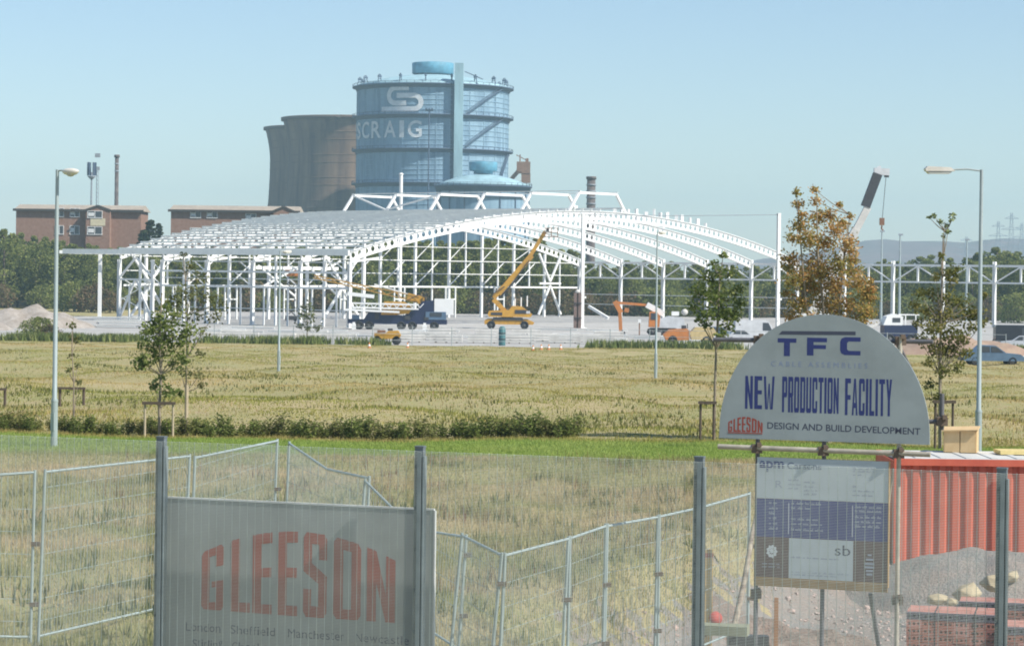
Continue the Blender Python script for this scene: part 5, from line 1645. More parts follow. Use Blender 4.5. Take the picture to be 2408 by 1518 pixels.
# ------------------------------------------------------------------ builder's sign behind the fence
M_sheet = mat('grey painted sign sheet', (.31, .335, .335), 0.5, var=.1, scale=1.2, stretch=(1, 1, .3))
M_sheetedge = mat('sign edge', (.62, .64, .64), 0.6)
M_redlet = mat('brick red sign lettering', (.36, .075, .05), 0.6, var=.05)
M_navylet = mat('navy sign lettering', (.035, .05, .19), 0.6, var=.05)
M_dklet = mat('slate sign lettering', (.07, .08, .12), 0.6, var=.05)
OFF = .13
s0, s1 = fence_xy(398, OFF), fence_xy(1027, OFF)
SW = s1 - s0
org_s = FM @ Vector((s0, OFF, 0))
ztop_s = P(700, 1181, org_s.y - .3).z - gbase
sign = thing('builder_sign', 'large grey board lettered GLEESON fixed behind the mesh fence', 'sign', org_s, FRZ)
SB = .35
MB().box((SW / 2, .01, (SB + ztop_s) / 2), (SW, .018, ztop_s - SB)).build('board', M_sheet, sign)
MB().box((SW / 2, .008, ztop_s + .008), (SW + .004, .026, .014)).build('top_edge', M_sheetedge, sign)
MB().box((SW + .008, .008, (SB + ztop_s) / 2), (.014, .026, ztop_s - SB)).build('side_edge', M_sheetedge, sign)
for z in (ztop_s - .25, ztop_s - 1.1): MB().box((SW / 2, .045, z), (SW - .05, .05, .05)).build('batten', M_stakedk, sign)
ppm = SW / 1830.0
hgt = lambda u: (380 + 180 * max(0, 1 - ((u - .52) / .52) ** 2)) if True else 0
def place(u, t): return ((485 - 230 + u * 1325) * ppm, ztop_s - t)
# heights measured down from the board's top edge in the sign's own metres
ppv = ppm * math.cos(FRZ)
bot = lambda u: (1240 - 497 + 50 * u - 54 * (u * 1325 + 255) / 1830) * ppv
top = lambda u: bot(u) - hgt(u) * ppv
for i, polys in enumerate(gleeson_letters(place, top, bot)):
    lm_ = MB()
    for pl in polys: lm_.flat(pl[::-1] if False else pl, -.0008)
    lm_.build('letter', M_redlet, sign)
for wd, a, b_ in (('London', 378, 622), ('Sheffield', 690, 1000), ('Manchester', 1090, 1470), ('Newcastle', 1550, 1905)):
    chars_on(wd, (a - 230) * ppm, ztop_s - (1393 - 497 - 12) * ppv, (b_ - a) * ppm, 56 * ppv, -.0008, M_dklet, sign)
for wd, a, b_ in (('Stirling', 425, 640), ('Chesham', 705, 1030), ('Northampton', 1105, 1520), ('Durham', 1625, 1860)):
    chars_on(wd, (a - 230) * ppm, ztop_s - (1500 - 497 - 8) * ppv, (b_ - a) * ppm, 56 * ppv, -.0008, M_dklet, sign)

# ------------------------------------------------------------------ arched development sign on scaffold
M_tube = mat('weathered scaffold tube', (.46, .42, .34), 0.5, metal=.25, var=.2, scale=6)
M_tubedk = mat('dark scaffold tube', (.16, .16, .17), 0.55, metal=.4, var=.2, scale=6)
M_coup = mat('rusty coupler', (.16, .12, .09), 0.7, metal=.3)
M_sheet2 = mat('blue grey sign sheet', (.34, .385, .39), 0.4, var=.1, scale=1.5)
PHI = math.radians(-19)
Dc = 29.6
cpt = P(1942, 1037, Dc)
ux = Vector((math.cos(PHI), math.sin(PHI), 0))
def sign_s(px, ref=cpt, off=0.0):
    """distance along the sign plane from its middle for a picture column"""
    a = (px - CX) / F
    nx, ny = -ux.y, ux.x
    ox, oy = ref.x + nx * off, ref.y + ny * off
    return (a * oy - ox) / (ux.x - a * ux.y)
sl, sr = sign_s(1695), sign_s(2190)
AW = sr - sl
arch_t = thing('arched_sign', 'half round grey sign lettered TFC NEW PRODUCTION FACILITY on scaffold tubes', 'sign', cpt + ux * sl, PHI)
pz = Dc / F
AHT = (1037 - 739) * pz
N_ = 40
outl = [(AW, 0)]
for k in range(N_ + 1):
    a = math.pi * k / N_
    outl.append((AW / 2 + AW / 2 * math.cos(a), .06 + (AHT - .06) * math.sin(a) ** .97 if 0 < k < N_ else .06))
outl.append((0, 0))
MB().prism(outl, 0, .02).build('board', M_sheet2, arch_t)
def su(px): return sign_s(px) - sl
def sv(py, px): return (1028 + (px - 1695) * .038 - py) * Dc / F * (1 - 0.0)
def sbox(px0, px1, yt, yb): return su(px0), sv(yb, px0), su(px1) - su(px0), (yb - yt) * Dc / F
x0, z0, w_, h_ = sbox(1832, 2013, 776, 784.5)
MB().prism([(x0, z0), (x0 + w_, z0 + .01), (x0 + w_, z0 + h_ + .01), (x0 + .04, z0 + h_)], -.0012, -.0004).build('rule', M_dklet, arch_t)
for chx, a, b_ in (('T', 1830, 1874), ('F', 1899, 1946), ('C', 1977, 2025)):
    lm_ = MB(); x0, z0, w_, h_ = sbox(a, b_, 797, 839)
    for poly in WIDE[chx]: lm_.flat([(x0 + p_ * w_, z0 + .02 + q_ * h_) for p_, q_ in poly], -.0008)
    lm_.build('letter', M_navylet, arch_t)
lm_ = MB(); x0, z0, w_, h_ = sbox(1815, 2042, 853, 865); text_on(lm_, 'C A B L E   A S S E M B L I E S', x0, z0 + .03, w_, h_, -.0008, 0)
lm_.build('small_lettering', mat('faint blue lettering', (.24, .29, .42), .5), arch_t, kind='stuff')
for wd, a, b_, yt, yb in (('NEW', 1755, 1824, 885, 963), ('PRODUCTION', 1842, 1975, 888, 972), ('FACILITY', 1990, 2100, 894, 980)):
    x0, z0, w_, h_ = sbox(a, b_, yt, yb); block_word(wd, x0, z0 + .02, w_, h_, -.0008, M_navylet, arch_t)
def ser(mb, s, x0, z0, w, h, y, fall):
    """small serifed capitals: letter forms with short slabs at head and foot of their stems"""
    text_on(mb, s, x0, z0, w, h, y, .012, fall)
lm_ = MB(); x0, z0, w_, h_ = sbox(1808, 2168, 999, 1014); ser(lm_, 'DESIGN AND BUILD DEVELOPMENT', x0, z0 + .035, w_, h_ * 1.05, -.0008, -.015)
lm_.build('small_lettering', M_dklet, arch_t, kind='stuff')
x0, z0, w_, h_ = sbox(1716, 1797, 977, 1013)
pl2 = lambda u, t: (x0 + u * w_, z0 + t)
for polys in gleeson_letters(pl2, lambda u: h_ * (.62 + .38 * max(0, 1 - ((u - .5) / .5) ** 2)), lambda u: 0.0):
    lm_ = MB()
    for pl in polys: lm_.flat(pl, -.0008)
    lm_.build('logo_letter', M_redlet, arch_t)
MB().box((x0 + w_ / 2, -.002, z0 - .012), (w_, .002, .012)).build('logo_rule', M_redlet, arch_t)
bm_ = MB().lathe([(0, -.012), (.009, -.01), (.012, 0)], 8); bm_.v = [tuple(T @ Vector((v[0], v[1], -v[2]))) for v in bm_.v]; bm_ = bm_.mesh('screw')
M_screw = mat('bright screw', (.8, .82, .82), .3)
for px, py in ((1940, 764), (1828, 842), (2037, 844), (1804, 864), (1775, 884), (1746, 907), (1722, 918), (2100, 890), (2132, 915), (2012, 830), (1925, 918), (1882, 925), (2100, 926), (1711, 1012), (1848, 1016), (1908, 1017), (2060, 1022), (2178, 1022), (2080, 1002)):
    obj('screw', bm_, M_screw, arch_t, loc=(su(px), -.001, sv(py, px)))

scaf = thing('scaffold_frame', 'scaffold tube frame with couplers carrying the arched sign and the lower board', 'scaffold', (cpt.x, cpt.y, float(gz(cpt.x, cpt.y))), 0)
so = Vector(scaf.location)
def sp(px, py, off=0.0): 
    s = sign_s(px, off=off)
    v = cpt + ux * s + Vector((-ux.y, ux.x, 0)) * off
    v.z = P(px, py, v.y).z
    return v - so
def coupler(p):
    c = MB().box(p, (.12, .12, .10)).box(p + Vector((.02, -.05, .05)), (.05, .09, .05)); c.build('coupler', M_coup, scaf)
TR = .026
tube = lambda p, q, m, r=TR, nm='tube': MB().tube([p, q], r, 10).build(nm, m, scaf)
tube(sp(1693, 1049, .0), sp(2192, 1068, .0), M_tube, .03, 'ledger')
tube(sp(1679, 798, .115), sp(2195, 803, .115), M_tubedk, TR, 'ledger')
tube(sp(1730, 985, .115), sp(2222, 991, .115), M_tubedk, TR, 'ledger')
feet = -so.z - 6.2
def down(px, py0, off, m):
    a = sp(px, py0, off); b = Vector((a.x, a.y, float(gz(a.x + so.x, a.y + so.y)) - so.z - .2)); tube(a, b, m, TR, 'standard')
down(1786, 800, .06, M_tubedk); down(2118, 790, .06, M_tube); down(1942, 790, .06, M_tubedk); tube(sp(2218, 925, .17), sp(2218, 1010, .17), M_tubedk, TR, 'standard')
for px, py in ((1784, 1054), (1940, 1060), (2117, 1066)): coupler(sp(px, py, .03))
for px, py in ((1786, 1395), (2118, 1410), (2118, 801), (2218, 990), (1786, 799)): coupler(sp(px, py, .10))
a = sp(2055, 1395, .05); tube(a, sp(2095, 1520, .9) + Vector((0, 0, -.55)), M_tubedk, TR, 'raker')
a = sp(2105, 1100, .05); tube(a, sp(2095, 1190, .2), M_tube, .012, 'tie_wire')
a = sp(2110, 805, .1); tube(a, sp(2160, 900, 1.6), M_tubedk, TR, 'raker')

# lower notice board
B0, B1 = sign_s(1785) - sl, sign_s(2095) - sl
bw = B1 - B0
btop = P(1940, 1079, Dc).z; bbot = P(1940, 1365, Dc).z
bb = thing('notice_board', 'lower board of consultants panels in grey, navy and brown below the arched sign', 'notice board', cpt + ux * (sl + B0) - Vector((0, 0, cpt.z - bbot)), PHI)
bh = btop - bbot
M_bgrey = mat('notice pale grey', (.52, .58, .60), .5, var=.04); M_bnavy = mat('notice navy', (.055, .065, .22), .5, var=.06); M_bbrown = mat('notice brown', (.135, .085, .085), .55, var=.06)
M_ply = mat('raw plywood edge', (.55, .36, .17), .8, scale=9)
M_pale = mat('notice white print', (.66, .70, .72), .5, var=.03)
M_gp2 = mat('notice slate print', (.20, .24, .32), .5, var=.03)
M_gp = mat('notice grey print', (.36, .40, .48), .5, var=.03)
BS = bh / 286.0
zz = lambda py: bh - (py - 1079) * BS            # height on the board from the picture row at its middle
xx = lambda px: (px - 1785) / 310.0 * bw
MB().box((bw / 2, .012, bh / 2), (bw, .02, bh)).build('backing_sheet', M_ply, bb)
MB().box((bw / 2, .01, -.05), (bw, .03, .085)).build('bottom_batten', mat('weathered batten', (.34, .23, .12), .85, scale=8), bb)
MB().box((bw + .006, .005, bh / 2 - .02), (.012, .035, bh + .04)).build('side_batten', M_ply, bb)
def panel(nm, px0, px1, y0, y1, m, yy=-.002):
    return MB().box(((xx(px0) + xx(px1)) / 2, yy, (zz(y0) + zz(y1)) / 2), (xx(px1) - xx(px0) - .004, .004, zz(y0) - zz(y1) - .003)).build(nm, m, bb)
panel('grey_panel', 1785, 2095, 1079, 1176, M_bgrey)
panel('navy_panel', 1785, 2095, 1176, 1267, M_bnavy)
panel('brown_panel', 1785, 1863, 1267, 1362, M_bbrown)
panel('white_panel', 1863, 2015, 1267, 1362, M_bgrey)
panel('brown_panel', 2015, 2095, 1267, 1362, M_bbrown)
def btxt(s, px0, px1, y0, y1, m, bold=0.0, yy=-.0047):
    q = MB(); text_on(q, s, xx(px0), zz(y1), xx(px1) - xx(px0), zz(y0) - zz(y1), yy, bold); q.build('lettering', m, bb, kind='stuff')
# striped logo and names on the grey panel
btxt('apm', 1791, 1850, 1088, 1113, M_navylet, .03)
lg = MB()
for k in range(5): lg.flat([(xx(1790), zz(1092.2 + k * 4.6)), (xx(1851), zz(1092.2 + k * 4.6)), (xx(1851), zz(1091 + k * 4.6)), (xx(1790), zz(1091 + k * 4.6))], -.0053)
lg.build('logo_stripe', M_bgrey, bb, kind='stuff')
btxt('Carsons', 1857, 1938, 1089, 1105, M_gp2, .015)
btxt('R', 1830, 1846, 1133, 1150, M_gp)
rgp = random.Random(21)
def scribble(px0, px1, ys, m, h=4.0, yy=-.0047):
    """rows of print too small to read: broken strokes of uneven word lengths"""
    q = MB()
    for y in ys:
        p_ = px0
        while p_ < px1 - 3:
            w = rgp.uniform(5, 17); w = min(w, px1 - p_)
            k = p_
            while k < p_ + w - 1.2:
                cw = rgp.uniform(1.2, 2.3); hh = h * rgp.choice((.6, .6, 1.0))
                q.flat([(xx(k), zz(y + h / 2)), (xx(k + cw * .75), zz(y + h / 2)), (xx(k + cw * .75), zz(y + h / 2 - hh)), (xx(k), zz(y + h / 2 - hh))], yy); k += cw
            p_ += w + rgp.uniform(2.5, 5)
            if rgp.random() < .16: break
    if q.v: q.build('small_print', m, bb, kind='stuff')
scribble(1860, 1890, (1130, 1140, 1150), M_gp); scribble(1897, 1930, (1134, 1144, 1154, 1162), M_gp)
scribble(2012, 2068, (1097, 1104, 1112), M_gp, 4); scribble(2012, 2062, (1140, 1150, 1160), M_gp, 4.5)
for px in (1862, 2012): MB().box((xx(px), -.005, zz(1222)), (.008, .002, .36)).build('divider', M_pale, bb)
scribble(1868, 1940, (1184, 1196), M_gp, 6); scribble(1868, 1945, (1222, 1233, 1246), M_gp, 6); scribble(2018, 2080, (1187, 1197, 1210, 1222, 1232), M_gp, 6); scribble(1815, 1836, (1186, 1198, 1210, 1222, 1234, 1246), M_gp, 6)
btxt('sb', 1972, 2008, 1279, 1303, M_dklet, .0)
scribble(1868, 1985, (1312,), M_gp, 4); scribble(1868, 2010, (1347, 1353), M_gp, 3)
# pale rosette emblem at lower left and stacked mark at lower right
em = MB()
for k in range(9):
    a = k * 2 * math.pi / 9; c = (1823 + 9 * math.cos(a), 1301 + 11 * math.sin(a))
    em.flat([(xx(c[0] + 5 * math.cos(a + b_)), zz(c[1] + 5.5 * math.sin(a + b_))) for b_ in (0, -1.57, -3.14, -4.71)], -.0044 - .00006 * k)
em.flat([(xx(1823 + 5 * math.cos(-b_)), zz(1300 + 6 * math.sin(-b_))) for b_ in np.linspace(0, 6.28, 9)[:-1]], -.0053)
em.build('emblem', M_pale, bb); scribble(1800, 1842, (1330, 1337), M_gp, 3)
for k, (w, y) in enumerate(((9, 1299), (17, 1309), (22, 1319), (22, 1327), (16, 1336), (14, 1344))):
    MB().box((xx(2053), -.005, zz(y)), (xx(1785 + w), .002, .022)).build('mark_bar', M_gp, bb)

# ------------------------------------------------------------------ red container with clutter on its roof
M_cont = mat('faded red container paint', (.50, .10, .06), 0.65, scale=1.6, col2=(.60, .14, .08), bump=.12, bscale=3, stretch=(1, 1, .35))
M_controof = mat('bleached container roof', (.55, .55, .52), .7, scale=.9)
KD = 50.0
kl = P(2100, 1200, KD).x; kz = float(gz(10.0, KD)) + .03; kt = P(2110, 1077, KD).z
ct = thing('shipping_container', 'faded red corrugated shipping container behind the notice board', 'container', (kl, KD, kz), 0)
KL, KH, KW = 6.06, kt - kz, 2.44
cg = MB()
pitch, dep = .26, .055
pts = [(.12, 0)]
x = .12
while x < KL - .3:
    pts += [(x + pitch * .42, 0), (x + pitch * .55, dep), (x + pitch * .9, dep), (x + pitch * 1.0, 0)]; x += pitch
pts.append((KL - .12, 0))
z0, z1 = .16, KH - .13
vs = [(a, b_, z0) for a, b_ in pts] + [(a, b_, z1) for a, b_ in pts]
n = len(pts)
cg.add(vs, [(i, i + 1, n + i + 1, n + i) for i in range(n - 1)])
cg.build('corrugated_side', M_cont, ct)
q = cg.build('corrugated_side', M_cont, ct, loc=(KL, KW, 0), rz=math.pi)
MB().box((KL / 2, -.03, KH - .065), (KL - .2, .07, .13)).build('top_rail', M_cont, ct)
MB().box((KL / 2, -.03, .08), (KL - .2, .07, .16)).build('bottom_rail', M_cont, ct)
for x in (.06, KL - .06):
    for y in (.0, KW): MB().box((x, y, KH / 2), (.12, .12, KH)).build('corner_post', M_cont, ct)
MB().box((.03, KW / 2, KH / 2), (.05, KW - .14, KH - .1)).build('end_panel', M_cont, ct)
MB().box((KL - .03, KW / 2, KH / 2), (.05, KW - .14, KH - .1)).build('door', M_cont, ct)
MB().box((KL / 2, KW / 2, KH - .02), (KL - .13, KW - .08, .04)).build('roof', M_controof, ct)
for k in range(11): MB().box((.5 + k * .5, KW / 2, KH + .006), (.12, KW - .3, .016)).build('roof_rib', M_controof, ct)
# timber crate on the roof
M_ply2 = mat('new plywood', (.58, .40, .20), .75, scale=4, col2=(.66, .48, .26))
bx = P(2220, 1055, 51.8)
tb_ = thing('wooden_box', 'pale plywood box with a sloping lid standing on the red container', 'box', (bx.x, 51.8, kz + KH + .015), -.25)
w_, d_, h_ = .62, .6, .43
MB().box((w_ / 4 - .004, 0, h_ / 2), (w_ / 2 - .008, .02, h_)).build('front_panel', M_ply2, tb_)
MB().box((w_ * .75 + .004, 0, h_ / 2), (w_ / 2 - .008, .02, h_)).build('front_panel', M_ply2, tb_)
MB().box((w_ + .012, d_ / 2, h_ / 2), (.02, d_, h_)).build('side_panel', M_ply2, tb_)
MB().box((-.012, d_ / 2, h_ / 2), (.02, d_, h_)).build('side_panel', M_ply2, tb_)
MB().box((w_ / 2, d_, h_ / 2), (w_, .02, h_)).build('back_panel', M_ply2, tb_)
MB().box((w_ / 2, d_ / 2 - .02, h_ + .035), (w_ + .1, d_ + .1, .025), rot=Matrix.Rotation(-.04, 3, 'Y') @ Matrix.Rotation(.05, 3, 'X')).build('lid', M_ply2, tb_)
p_ = P(2345, 1052, 51.5)
for k in range(3):
    o = MB().box((1.2, k * .22, .04), (2.4, .2, .075)).build('timber_plank', mat('yellow timber', (.62, .50, .22), .8, scale=6), loc=(p_.x, 51.3, kz + KH + .016), rz=.03)
    o['label'] = 'yellow timber plank lying on the red container roof'; o['category'] = 'plank'; o['group'] = 'yellow planks on the container roof'

# ------------------------------------------------------------------ heaps, boulders and brick packs on the stony ground
mound('gravel_heap', 8.6, 46.0, 2.6, 2.6, 1.0, M_pad, 'grey gravel heap against the red container', 'gravel heap', 6, 40, .06)
mound('gravel_heap', 11.0, 45.0, 2.4, 2.2, .75, M_pad, 'lower grey gravel heap at the right edge before the red container', 'gravel heap', 7, 36, .06)
M_rubble = ground_mat('pinkish rubble', (.36, .25, .20), (.28, .22, .18), (.44, .36, .30), 1.2, 9, 1.0, 18)
mound('rubble_heap', 4.3, 39.5, 1.6, 1.3, .30, M_rubble, 'pinkish rubble bank below the notice board', 'rubble heap', 8, 40, .25)
mound('rubble_heap', 2.0, 33.8, .8, .7, .25, M_rubble, 'small pinkish rubble heap left of the third fence post', 'rubble heap', 9, 34, .25)
mound('rubble_heap', 4.9, 34.4, 1.0, .6, .34, mat('rusty clay', (.40, .20, .10), .95, scale=5, col2=(.30, .17, .11)), 'rusty orange clay heap at the foot of the notice board', 'rubble heap', 10, 34, .10)
# scattered stones
sv_, sf_ = [], []
rg = np.random.default_rng(44)
def stone_mesh(seed, sub=1):
    r = np.random.default_rng(seed)
    t_ = (1 + 5 ** .5) / 2
    ico = np.array([(-1, t_, 0), (1, t_, 0), (-1, -t_, 0), (1, -t_, 0), (0, -1, t_), (0, 1, t_), (0, -1, -t_), (0, 1, -t_), (t_, 0, -1), (t_, 0, 1), (-t_, 0, -1), (-t_, 0, 1)]) / 1.9
    f = [(0,11,5),(0,5,1),(0,1,7),(0,7,10),(0,10,11),(1,5,9),(5,11,4),(11,10,2),(10,7,6),(7,1,8),(3,9,4),(3,4,2),(3,2,6),(3,6,8),(3,8,9),(4,9,5),(2,4,11),(6,2,10),(8,6,7),(9,8,1)]
    ico = ico * r.uniform(.72, 1.2, (12, 1)) * np.array([1.1, .9, .75])
    return ico, f
bank = [stone_mesh(i) for i in range(8)]
sm = MB()
for _ in range(4200):
    d = rg.uniform(30, 47); x = rg.uniform(-.2, 13)
    if padmask(x, d) < rg.uniform(.25, .8): continue
    ic, f = bank[rg.integers(8)]
    s_ = rg.uniform(.012, .045) * (1 if rg.random() < .93 else 2.0)
    a = rg.uniform(0, 6.28); c_, n_ = math.cos(a), math.sin(a)
    z = float(gz(x, d)) + s_ * .2
    sm.add([(x + s_ * (v[0] * c_ - v[1] * n_), d + s_ * (v[0] * n_ + v[1] * c_), z + s_ * v[2]) for v in ic], f)
sm.build('rubble_stones', mat('broken stone', (.34, .30, .28), .95, scale=2.5, col2=(.50, .36, .30)), kind='stuff')
M_boul = mat('yellow sandstone', (.38, .31, .20), .9, scale=3, col2=(.52, .44, .29), bump=.4, bscale=9)
for px, py, d, s_, lb in ((2272, 1395, 42.5, .42, 'biggest yellow sandstone boulder before the gravel heap'), (2205, 1408, 42.0, .22, 'small sandstone boulder left of the biggest one'), (2330, 1372, 43.5, .34, 'flat sandstone boulder right of the biggest one'),
                          (2380, 1355, 44.2, .26, 'sandstone block at the right edge of the heap'), (2235, 1415, 41.6, .16, 'small broken sandstone at the foot of the biggest boulder')):
    p_ = P(px, py, d)
    ic, f = stone_mesh(int(px))
    s_ *= .55
    o = MB().add([(v[0] * s_ * 1.5, v[1] * s_, v[2] * s_ * 1.2) for v in ic], f).build('boulder', M_boul, loc=(p_.x, d, p_.z), rz=px % 3)
    o['label'] = lb; o['category'] = 'boulder'
    bv = o.modifiers.new('worn', 'BEVEL'); bv.width = .012; bv.segments = 1
# bricks: perforated stock bricks standing on edge in packs
M_br = [mat('red brick face', (.40, .155, .11), .85, var=.1, scale=7), mat('dark red brick face', (.33, .125, .10), .85, var=.1, scale=7), mat('pink brick face', (.50, .24, .19), .85, var=.1, scale=7)]
M_brtop = mat('dusty pink brick bed', (.52, .29, .24), .9, var=.1, scale=7)
def brick_mesh():
    m = MB(); Lb, Hb, Wb = .215, .102, .065
    gx = [0, .028, .062, .09, .125, .153, .187, .215]; gzs = [0, .032, .070, .102]
    for i in range(7):
        for j in range(3):
            hole = j == 1 and i in (1, 3, 5)
            a, b_, c_, e_ = gx[i], gx[i + 1], gzs[j], gzs[j + 1]
            if not hole: m.add([(a, 0, c_), (b_, 0, c_), (b_, 0, e_), (a, 0, e_)], [(0, 1, 2, 3)])
            else:
                m.add([(a, 0, c_), (b_, 0, c_), (b_, 0, e_), (a, 0, e_), (a, .05, c_), (b_, .05, c_), (b_, .05, e_), (a, .05, e_)], [(0, 1, 5, 4), (1, 2, 6, 5), (2, 3, 7, 6), (3, 0, 4, 7), (4, 5, 6, 7)])
    m.add([(0, 0, 0), (Lb, 0, 0), (Lb, Wb, 0), (0, Wb, 0), (0, 0, Hb), (Lb, 0, Hb), (Lb, Wb, Hb), (0, Wb, Hb)], [(4, 5, 6, 7), (3, 2, 1, 0), (1, 2, 6, 5), (2, 3, 7, 6), (3, 0, 4, 7)])
    return m
bmes = []
for i in range(3):
    me = brick_mesh().mesh('brick'); me.materials.append(M_br[i]); bmes.append(me)
M_brdk = mat('blue brindle brick face', (.14, .13, .15), .85, var=.15, scale=7)
medk = brick_mesh().mesh('brick'); medk.materials.append(M_brdk)
rb = random.Random(17)
def pack(loc, rz, nx, nz, ny, label):
    t = thing('brick_pack', label, 'brick pack', loc, rz)
    for iz in range(nz):
        for ix in range(nx):
            me = medk if iz == nz - 1 else bmes[rb.choice((0, 0, 1, 2))]
            for iy in (range(ny) if iz == nz - 1 else (0,)):
                me2 = me if iy == 0 else bmes[2 if rb.random() < .75 else 0]
                obj('brick', me2, None, t, loc=(ix * .219 + rb.uniform(-.003, .003), iy * .068 + rb.uniform(-.004, .004), iz * .105))
        for iy in range(1, ny):
            if iz < nz - 1:
                for ix in (nx - 1, 0): obj('brick', bmes[rb.choice((0, 1))], None, t, loc=(ix * .219, iy * .068, iz * .105))
    for f_ in (.3, .72): MB().box((nx * .219 * f_, -.004, nz * .105 / 2), (.016, .003, nz * .105)).box((nx * .219 * f_, ny * .034, nz * .105 + .002), (.016, ny * .068, .003)).build('strap', M_dkm, t)
    return t
p_ = P(2131, 1437, 36.0)
pack((p_.x, 36.0, p_.z - 8 * .105), math.radians(-13), 6, 8, 12, 'brick pack with a dark top course at the front right')
p_ = P(2352, 1470, 35.3)
pack((p_.x, 35.2, p_.z - 7 * .105), math.radians(-13), 5, 7, 12, 'brick pack cut off by the right edge of the view')
p_ = P(2255, 1412, 37.4)
pack((p_.x, 37.4, p_.z - 8 * .105), math.radians(-13), 8, 8, 9, 'brick pack behind the other two at the right')
o = mound('sand_bag_heap', 6.05, 34.0, .34, .3, .3, mat('white bag', (.66, .65, .62), .8), 'crumpled white bag on the ground before the brick packs', 'bag', 12, 16, .3)
# stakes and poles near the third fence post
p_ = P(1667, 1290, 34.5); g_ = float(gz(p_.x, 34.5))
t = thing('marker_stake', 'yellow wooden stake with a red band behind the third fence post', 'stake', (p_.x, 34.5, g_))
MB().box((0, 0, (p_.z - g_) / 2 - .1), (.10, .06, p_.z - g_ + .2)).build('shaft', mat('yellow stake', (.60, .38, .12), .8, scale=6), t)
MB().box((0, 0, p_.z - g_ - .08), (.106, .066, .06)).build('red_band', M_redlet, t)
p_ = P(1682, 1452, 32.4)
t = thing('road_paddle', 'red and grey lollipop paddle lying against the rubble by the stake', 'paddle', p_, .2)
dm = MB().lathe([(0, 0), (.085, 0), (.085, .02), (0, .02)], 20); dm.v = [tuple(Matrix.Rotation(math.radians(75), 3, 'X') @ Vector(v)) for v in dm.v]; dm.build('disc', mat('paddle red', (.42, .08, .07), .7), t)
MB().tube([(-.02, 0, -.09), (-.26, .1, -.40)], .02, 8).build('handle', M_stakedk, t)
a, b_ = P(1768, 1255, 33.2), P(1724, 1480, 32.2)
o = MB().tube([b_, (a + b_) / 2 + Vector((.02, 0, 0)), a, P(1782, 1190, 33.4)], [.04, .037, .032, .02], 9).build('birch_pole', mat('flaking pale bark', (.42, .36, .28), .9, scale=9, col2=(.16, .12, .10)))
o['label'] = 'leaning pole with flaking pale bark left of the notice board'; o['category'] = 'pole'
p0 = P(1825, 1400, 38)
o = MB().box((0, 0, .4), (.06, .05, 1.0)).build('marker_peg', mat('brown peg', (.34, .17, .08), .9), loc=(p0.x, 38, float(gz(p0.x, 38))))
o['label'] = 'brown wooden peg standing in the rubble below the notice board'; o['category'] = 'peg'
p0 = P(1700, 1490, 31.5)
o = MB().box((0, 0, .06), (.62, .3, .12)).build('mossy_block', mat('mossy block', (.25, .26, .18), .9, scale=5), loc=(p0.x, 31.5, p0.z), rz=-.2)
o['label'] = 'greenish block on the ground by the third fence post'; o['category'] = 'block'

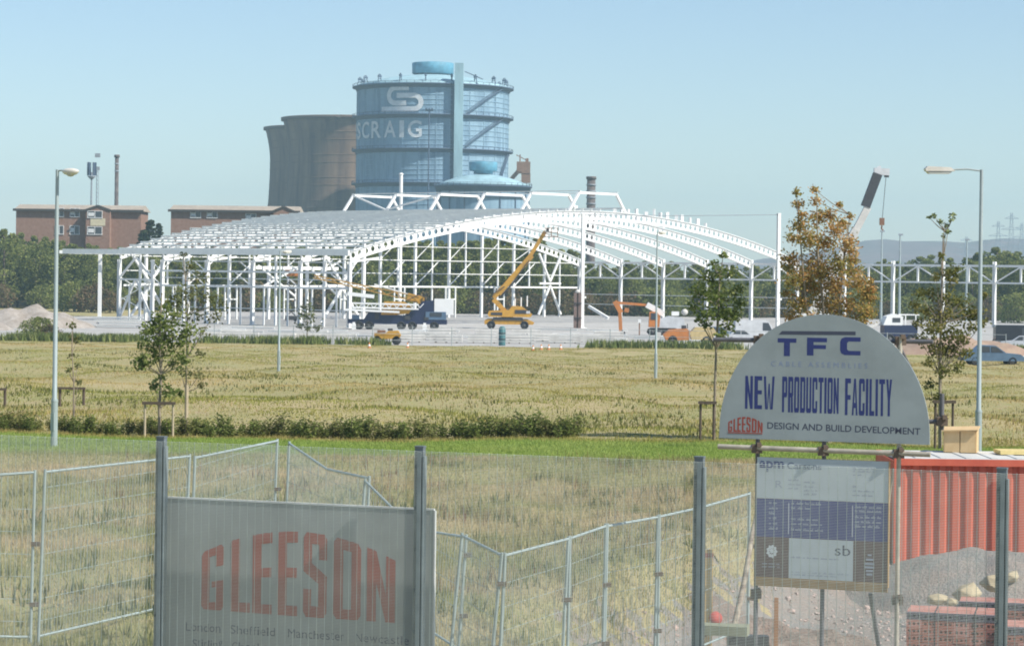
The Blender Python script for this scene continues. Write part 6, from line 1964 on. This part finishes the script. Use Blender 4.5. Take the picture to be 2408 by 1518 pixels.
# ------------------------------------------------------------------ temporary fence panels
M_tf = mat('temporary fence tube', (.36, .43, .42), .5, metal=.2, var=.08, scale=4)
def tpanel(a, b, lean, label, hgt=None, sag=0.0, dense=.062):
    """a, b: picture column, row and distance of the top corners"""
    A, B = P(*a), P(*b)
    ga, gb = float(gz(A.x, a[2])), float(gz(B.x, b[2]))
    fa = Vector((A.x - lean, A.y + abs(lean) * .3, min(ga + .02, A.z - .9))); fb = Vector((B.x - lean, B.y + abs(lean) * .3, min(gb + .02, B.z - .9)))
    if hgt: fa.z, fb.z = A.z - hgt, B.z - hgt
    o0 = (fa + fb) / 2
    t = thing('temporary_fence_panel', label, 'fence panel', o0)
    A, B, fa, fb = A - o0, B - o0, fa - o0, fb - o0
    mid = (A + B) / 2 + Vector((0, 0, -sag))
    up = (A - fa).normalized()
    MB().tube([fa, A + up * .03], .018, 8).build('upright', M_tf, t)
    MB().tube([fb, B + up * .03], .018, 8).build('upright', M_tf, t)
    MB().tube([A, mid, B], .017, 8).build('top_rail', M_tf, t)
    MB().tube([fa + up * .12, fb + up * .12], .016, 8).build('bottom_rail', M_tf, t)
    w = MB(); L_ = (B - A).length
    def wire(p, q, r=.0023):
        d_ = (q - p).normalized(); s_ = d_.cross(Vector((0, 1, 0))); 
        if s_.length < .1: s_ = Vector((1, 0, 0))
        s_ = s_.normalized() * r; y = Vector((0, -r * 1.4, 0))
        w.add([p - s_, p + s_, p + y, q - s_, q + s_, q + y], [(0, 2, 5, 3), (2, 1, 4, 5), (1, 0, 3, 4)])
    n = int(L_ / dense)
    for k in range(1, n):
        f = k / n
        tp = A.lerp(mid, f * 2) if f < .5 else mid.lerp(B, f * 2 - 1)
        wire(fa.lerp(fb, f) + up * .12, tp)
    h_ = (A - fa).length
    for z in np.arange(.3, h_ - .1, .26): wire(fa + up * z, fb + up * z, .0028)
    w.build('wire_mesh', M_tf, t, kind='stuff')
    MB().box(fa + Vector((0, 0, -.06)), (.55, .22, .13)).build('foot_block', M_dkm, t)
    MB().box(fb + Vector((0, 0, -.06)), (.55, .22, .13)).build('foot_block', M_dkm, t)
    for z in (.5, 1.2): MB().box(fb + up * z + Vector((.03, 0, 0)), (.1, .06, .05)).build('clip', M_coup, t)
tpanel((-190, 1128, 29.3), (82, 1110, 29.6), .03, 'temporary fence panel cut off by the left edge')
tpanel((106, 1109, 29.8), (446, 1072, 32.7), .06, 'temporary fence panel behind the first gap left of the builder sign')
tpanel((458, 1076, 32.8), (652, 1036, 35.9), .05, 'tilted temporary fence panel above the left half of the builder sign')
tpanel((680, 1042, 35.7), (868, 1124, 31.6), .06, 'sagging temporary fence panel above the middle of the builder sign', sag=.12)
tpanel((858, 1130, 31.4), (1096, 1262, 29.2), .08, 'temporary fence panel sloping down behind the right of the builder sign', 1.4, sag=.25)
tpanel((1086, 1258, 29.0), (1180, 1305, 27.6), .13, 'short leaning temporary fence panel right of the builder sign', 1.5)
tpanel((1187, 1305, 27.6), (1336, 1266, 29.4), .07, 'low temporary fence panel next right of the short leaning one', 1.9)
tpanel((1340, 1265, 29.5), (1424, 1236, 30.5), .02, 'narrow temporary fence panel midway to the third fence post', 1.9)
tpanel((1428, 1236, 30.6), (1546, 1215, 31.5), .02, 'temporary fence panel between the narrow one and the third fence post', 1.9)
tpanel((1550, 1214, 31.6), (1640, 1194, 32.5), .0, 'temporary fence panel just left of the third fence post', 1.9)
tpanel((1645, 1193, 32.6), (1762, 1160, 34.2), .0, 'temporary fence panel between the third fence post and the notice board', 1.9)
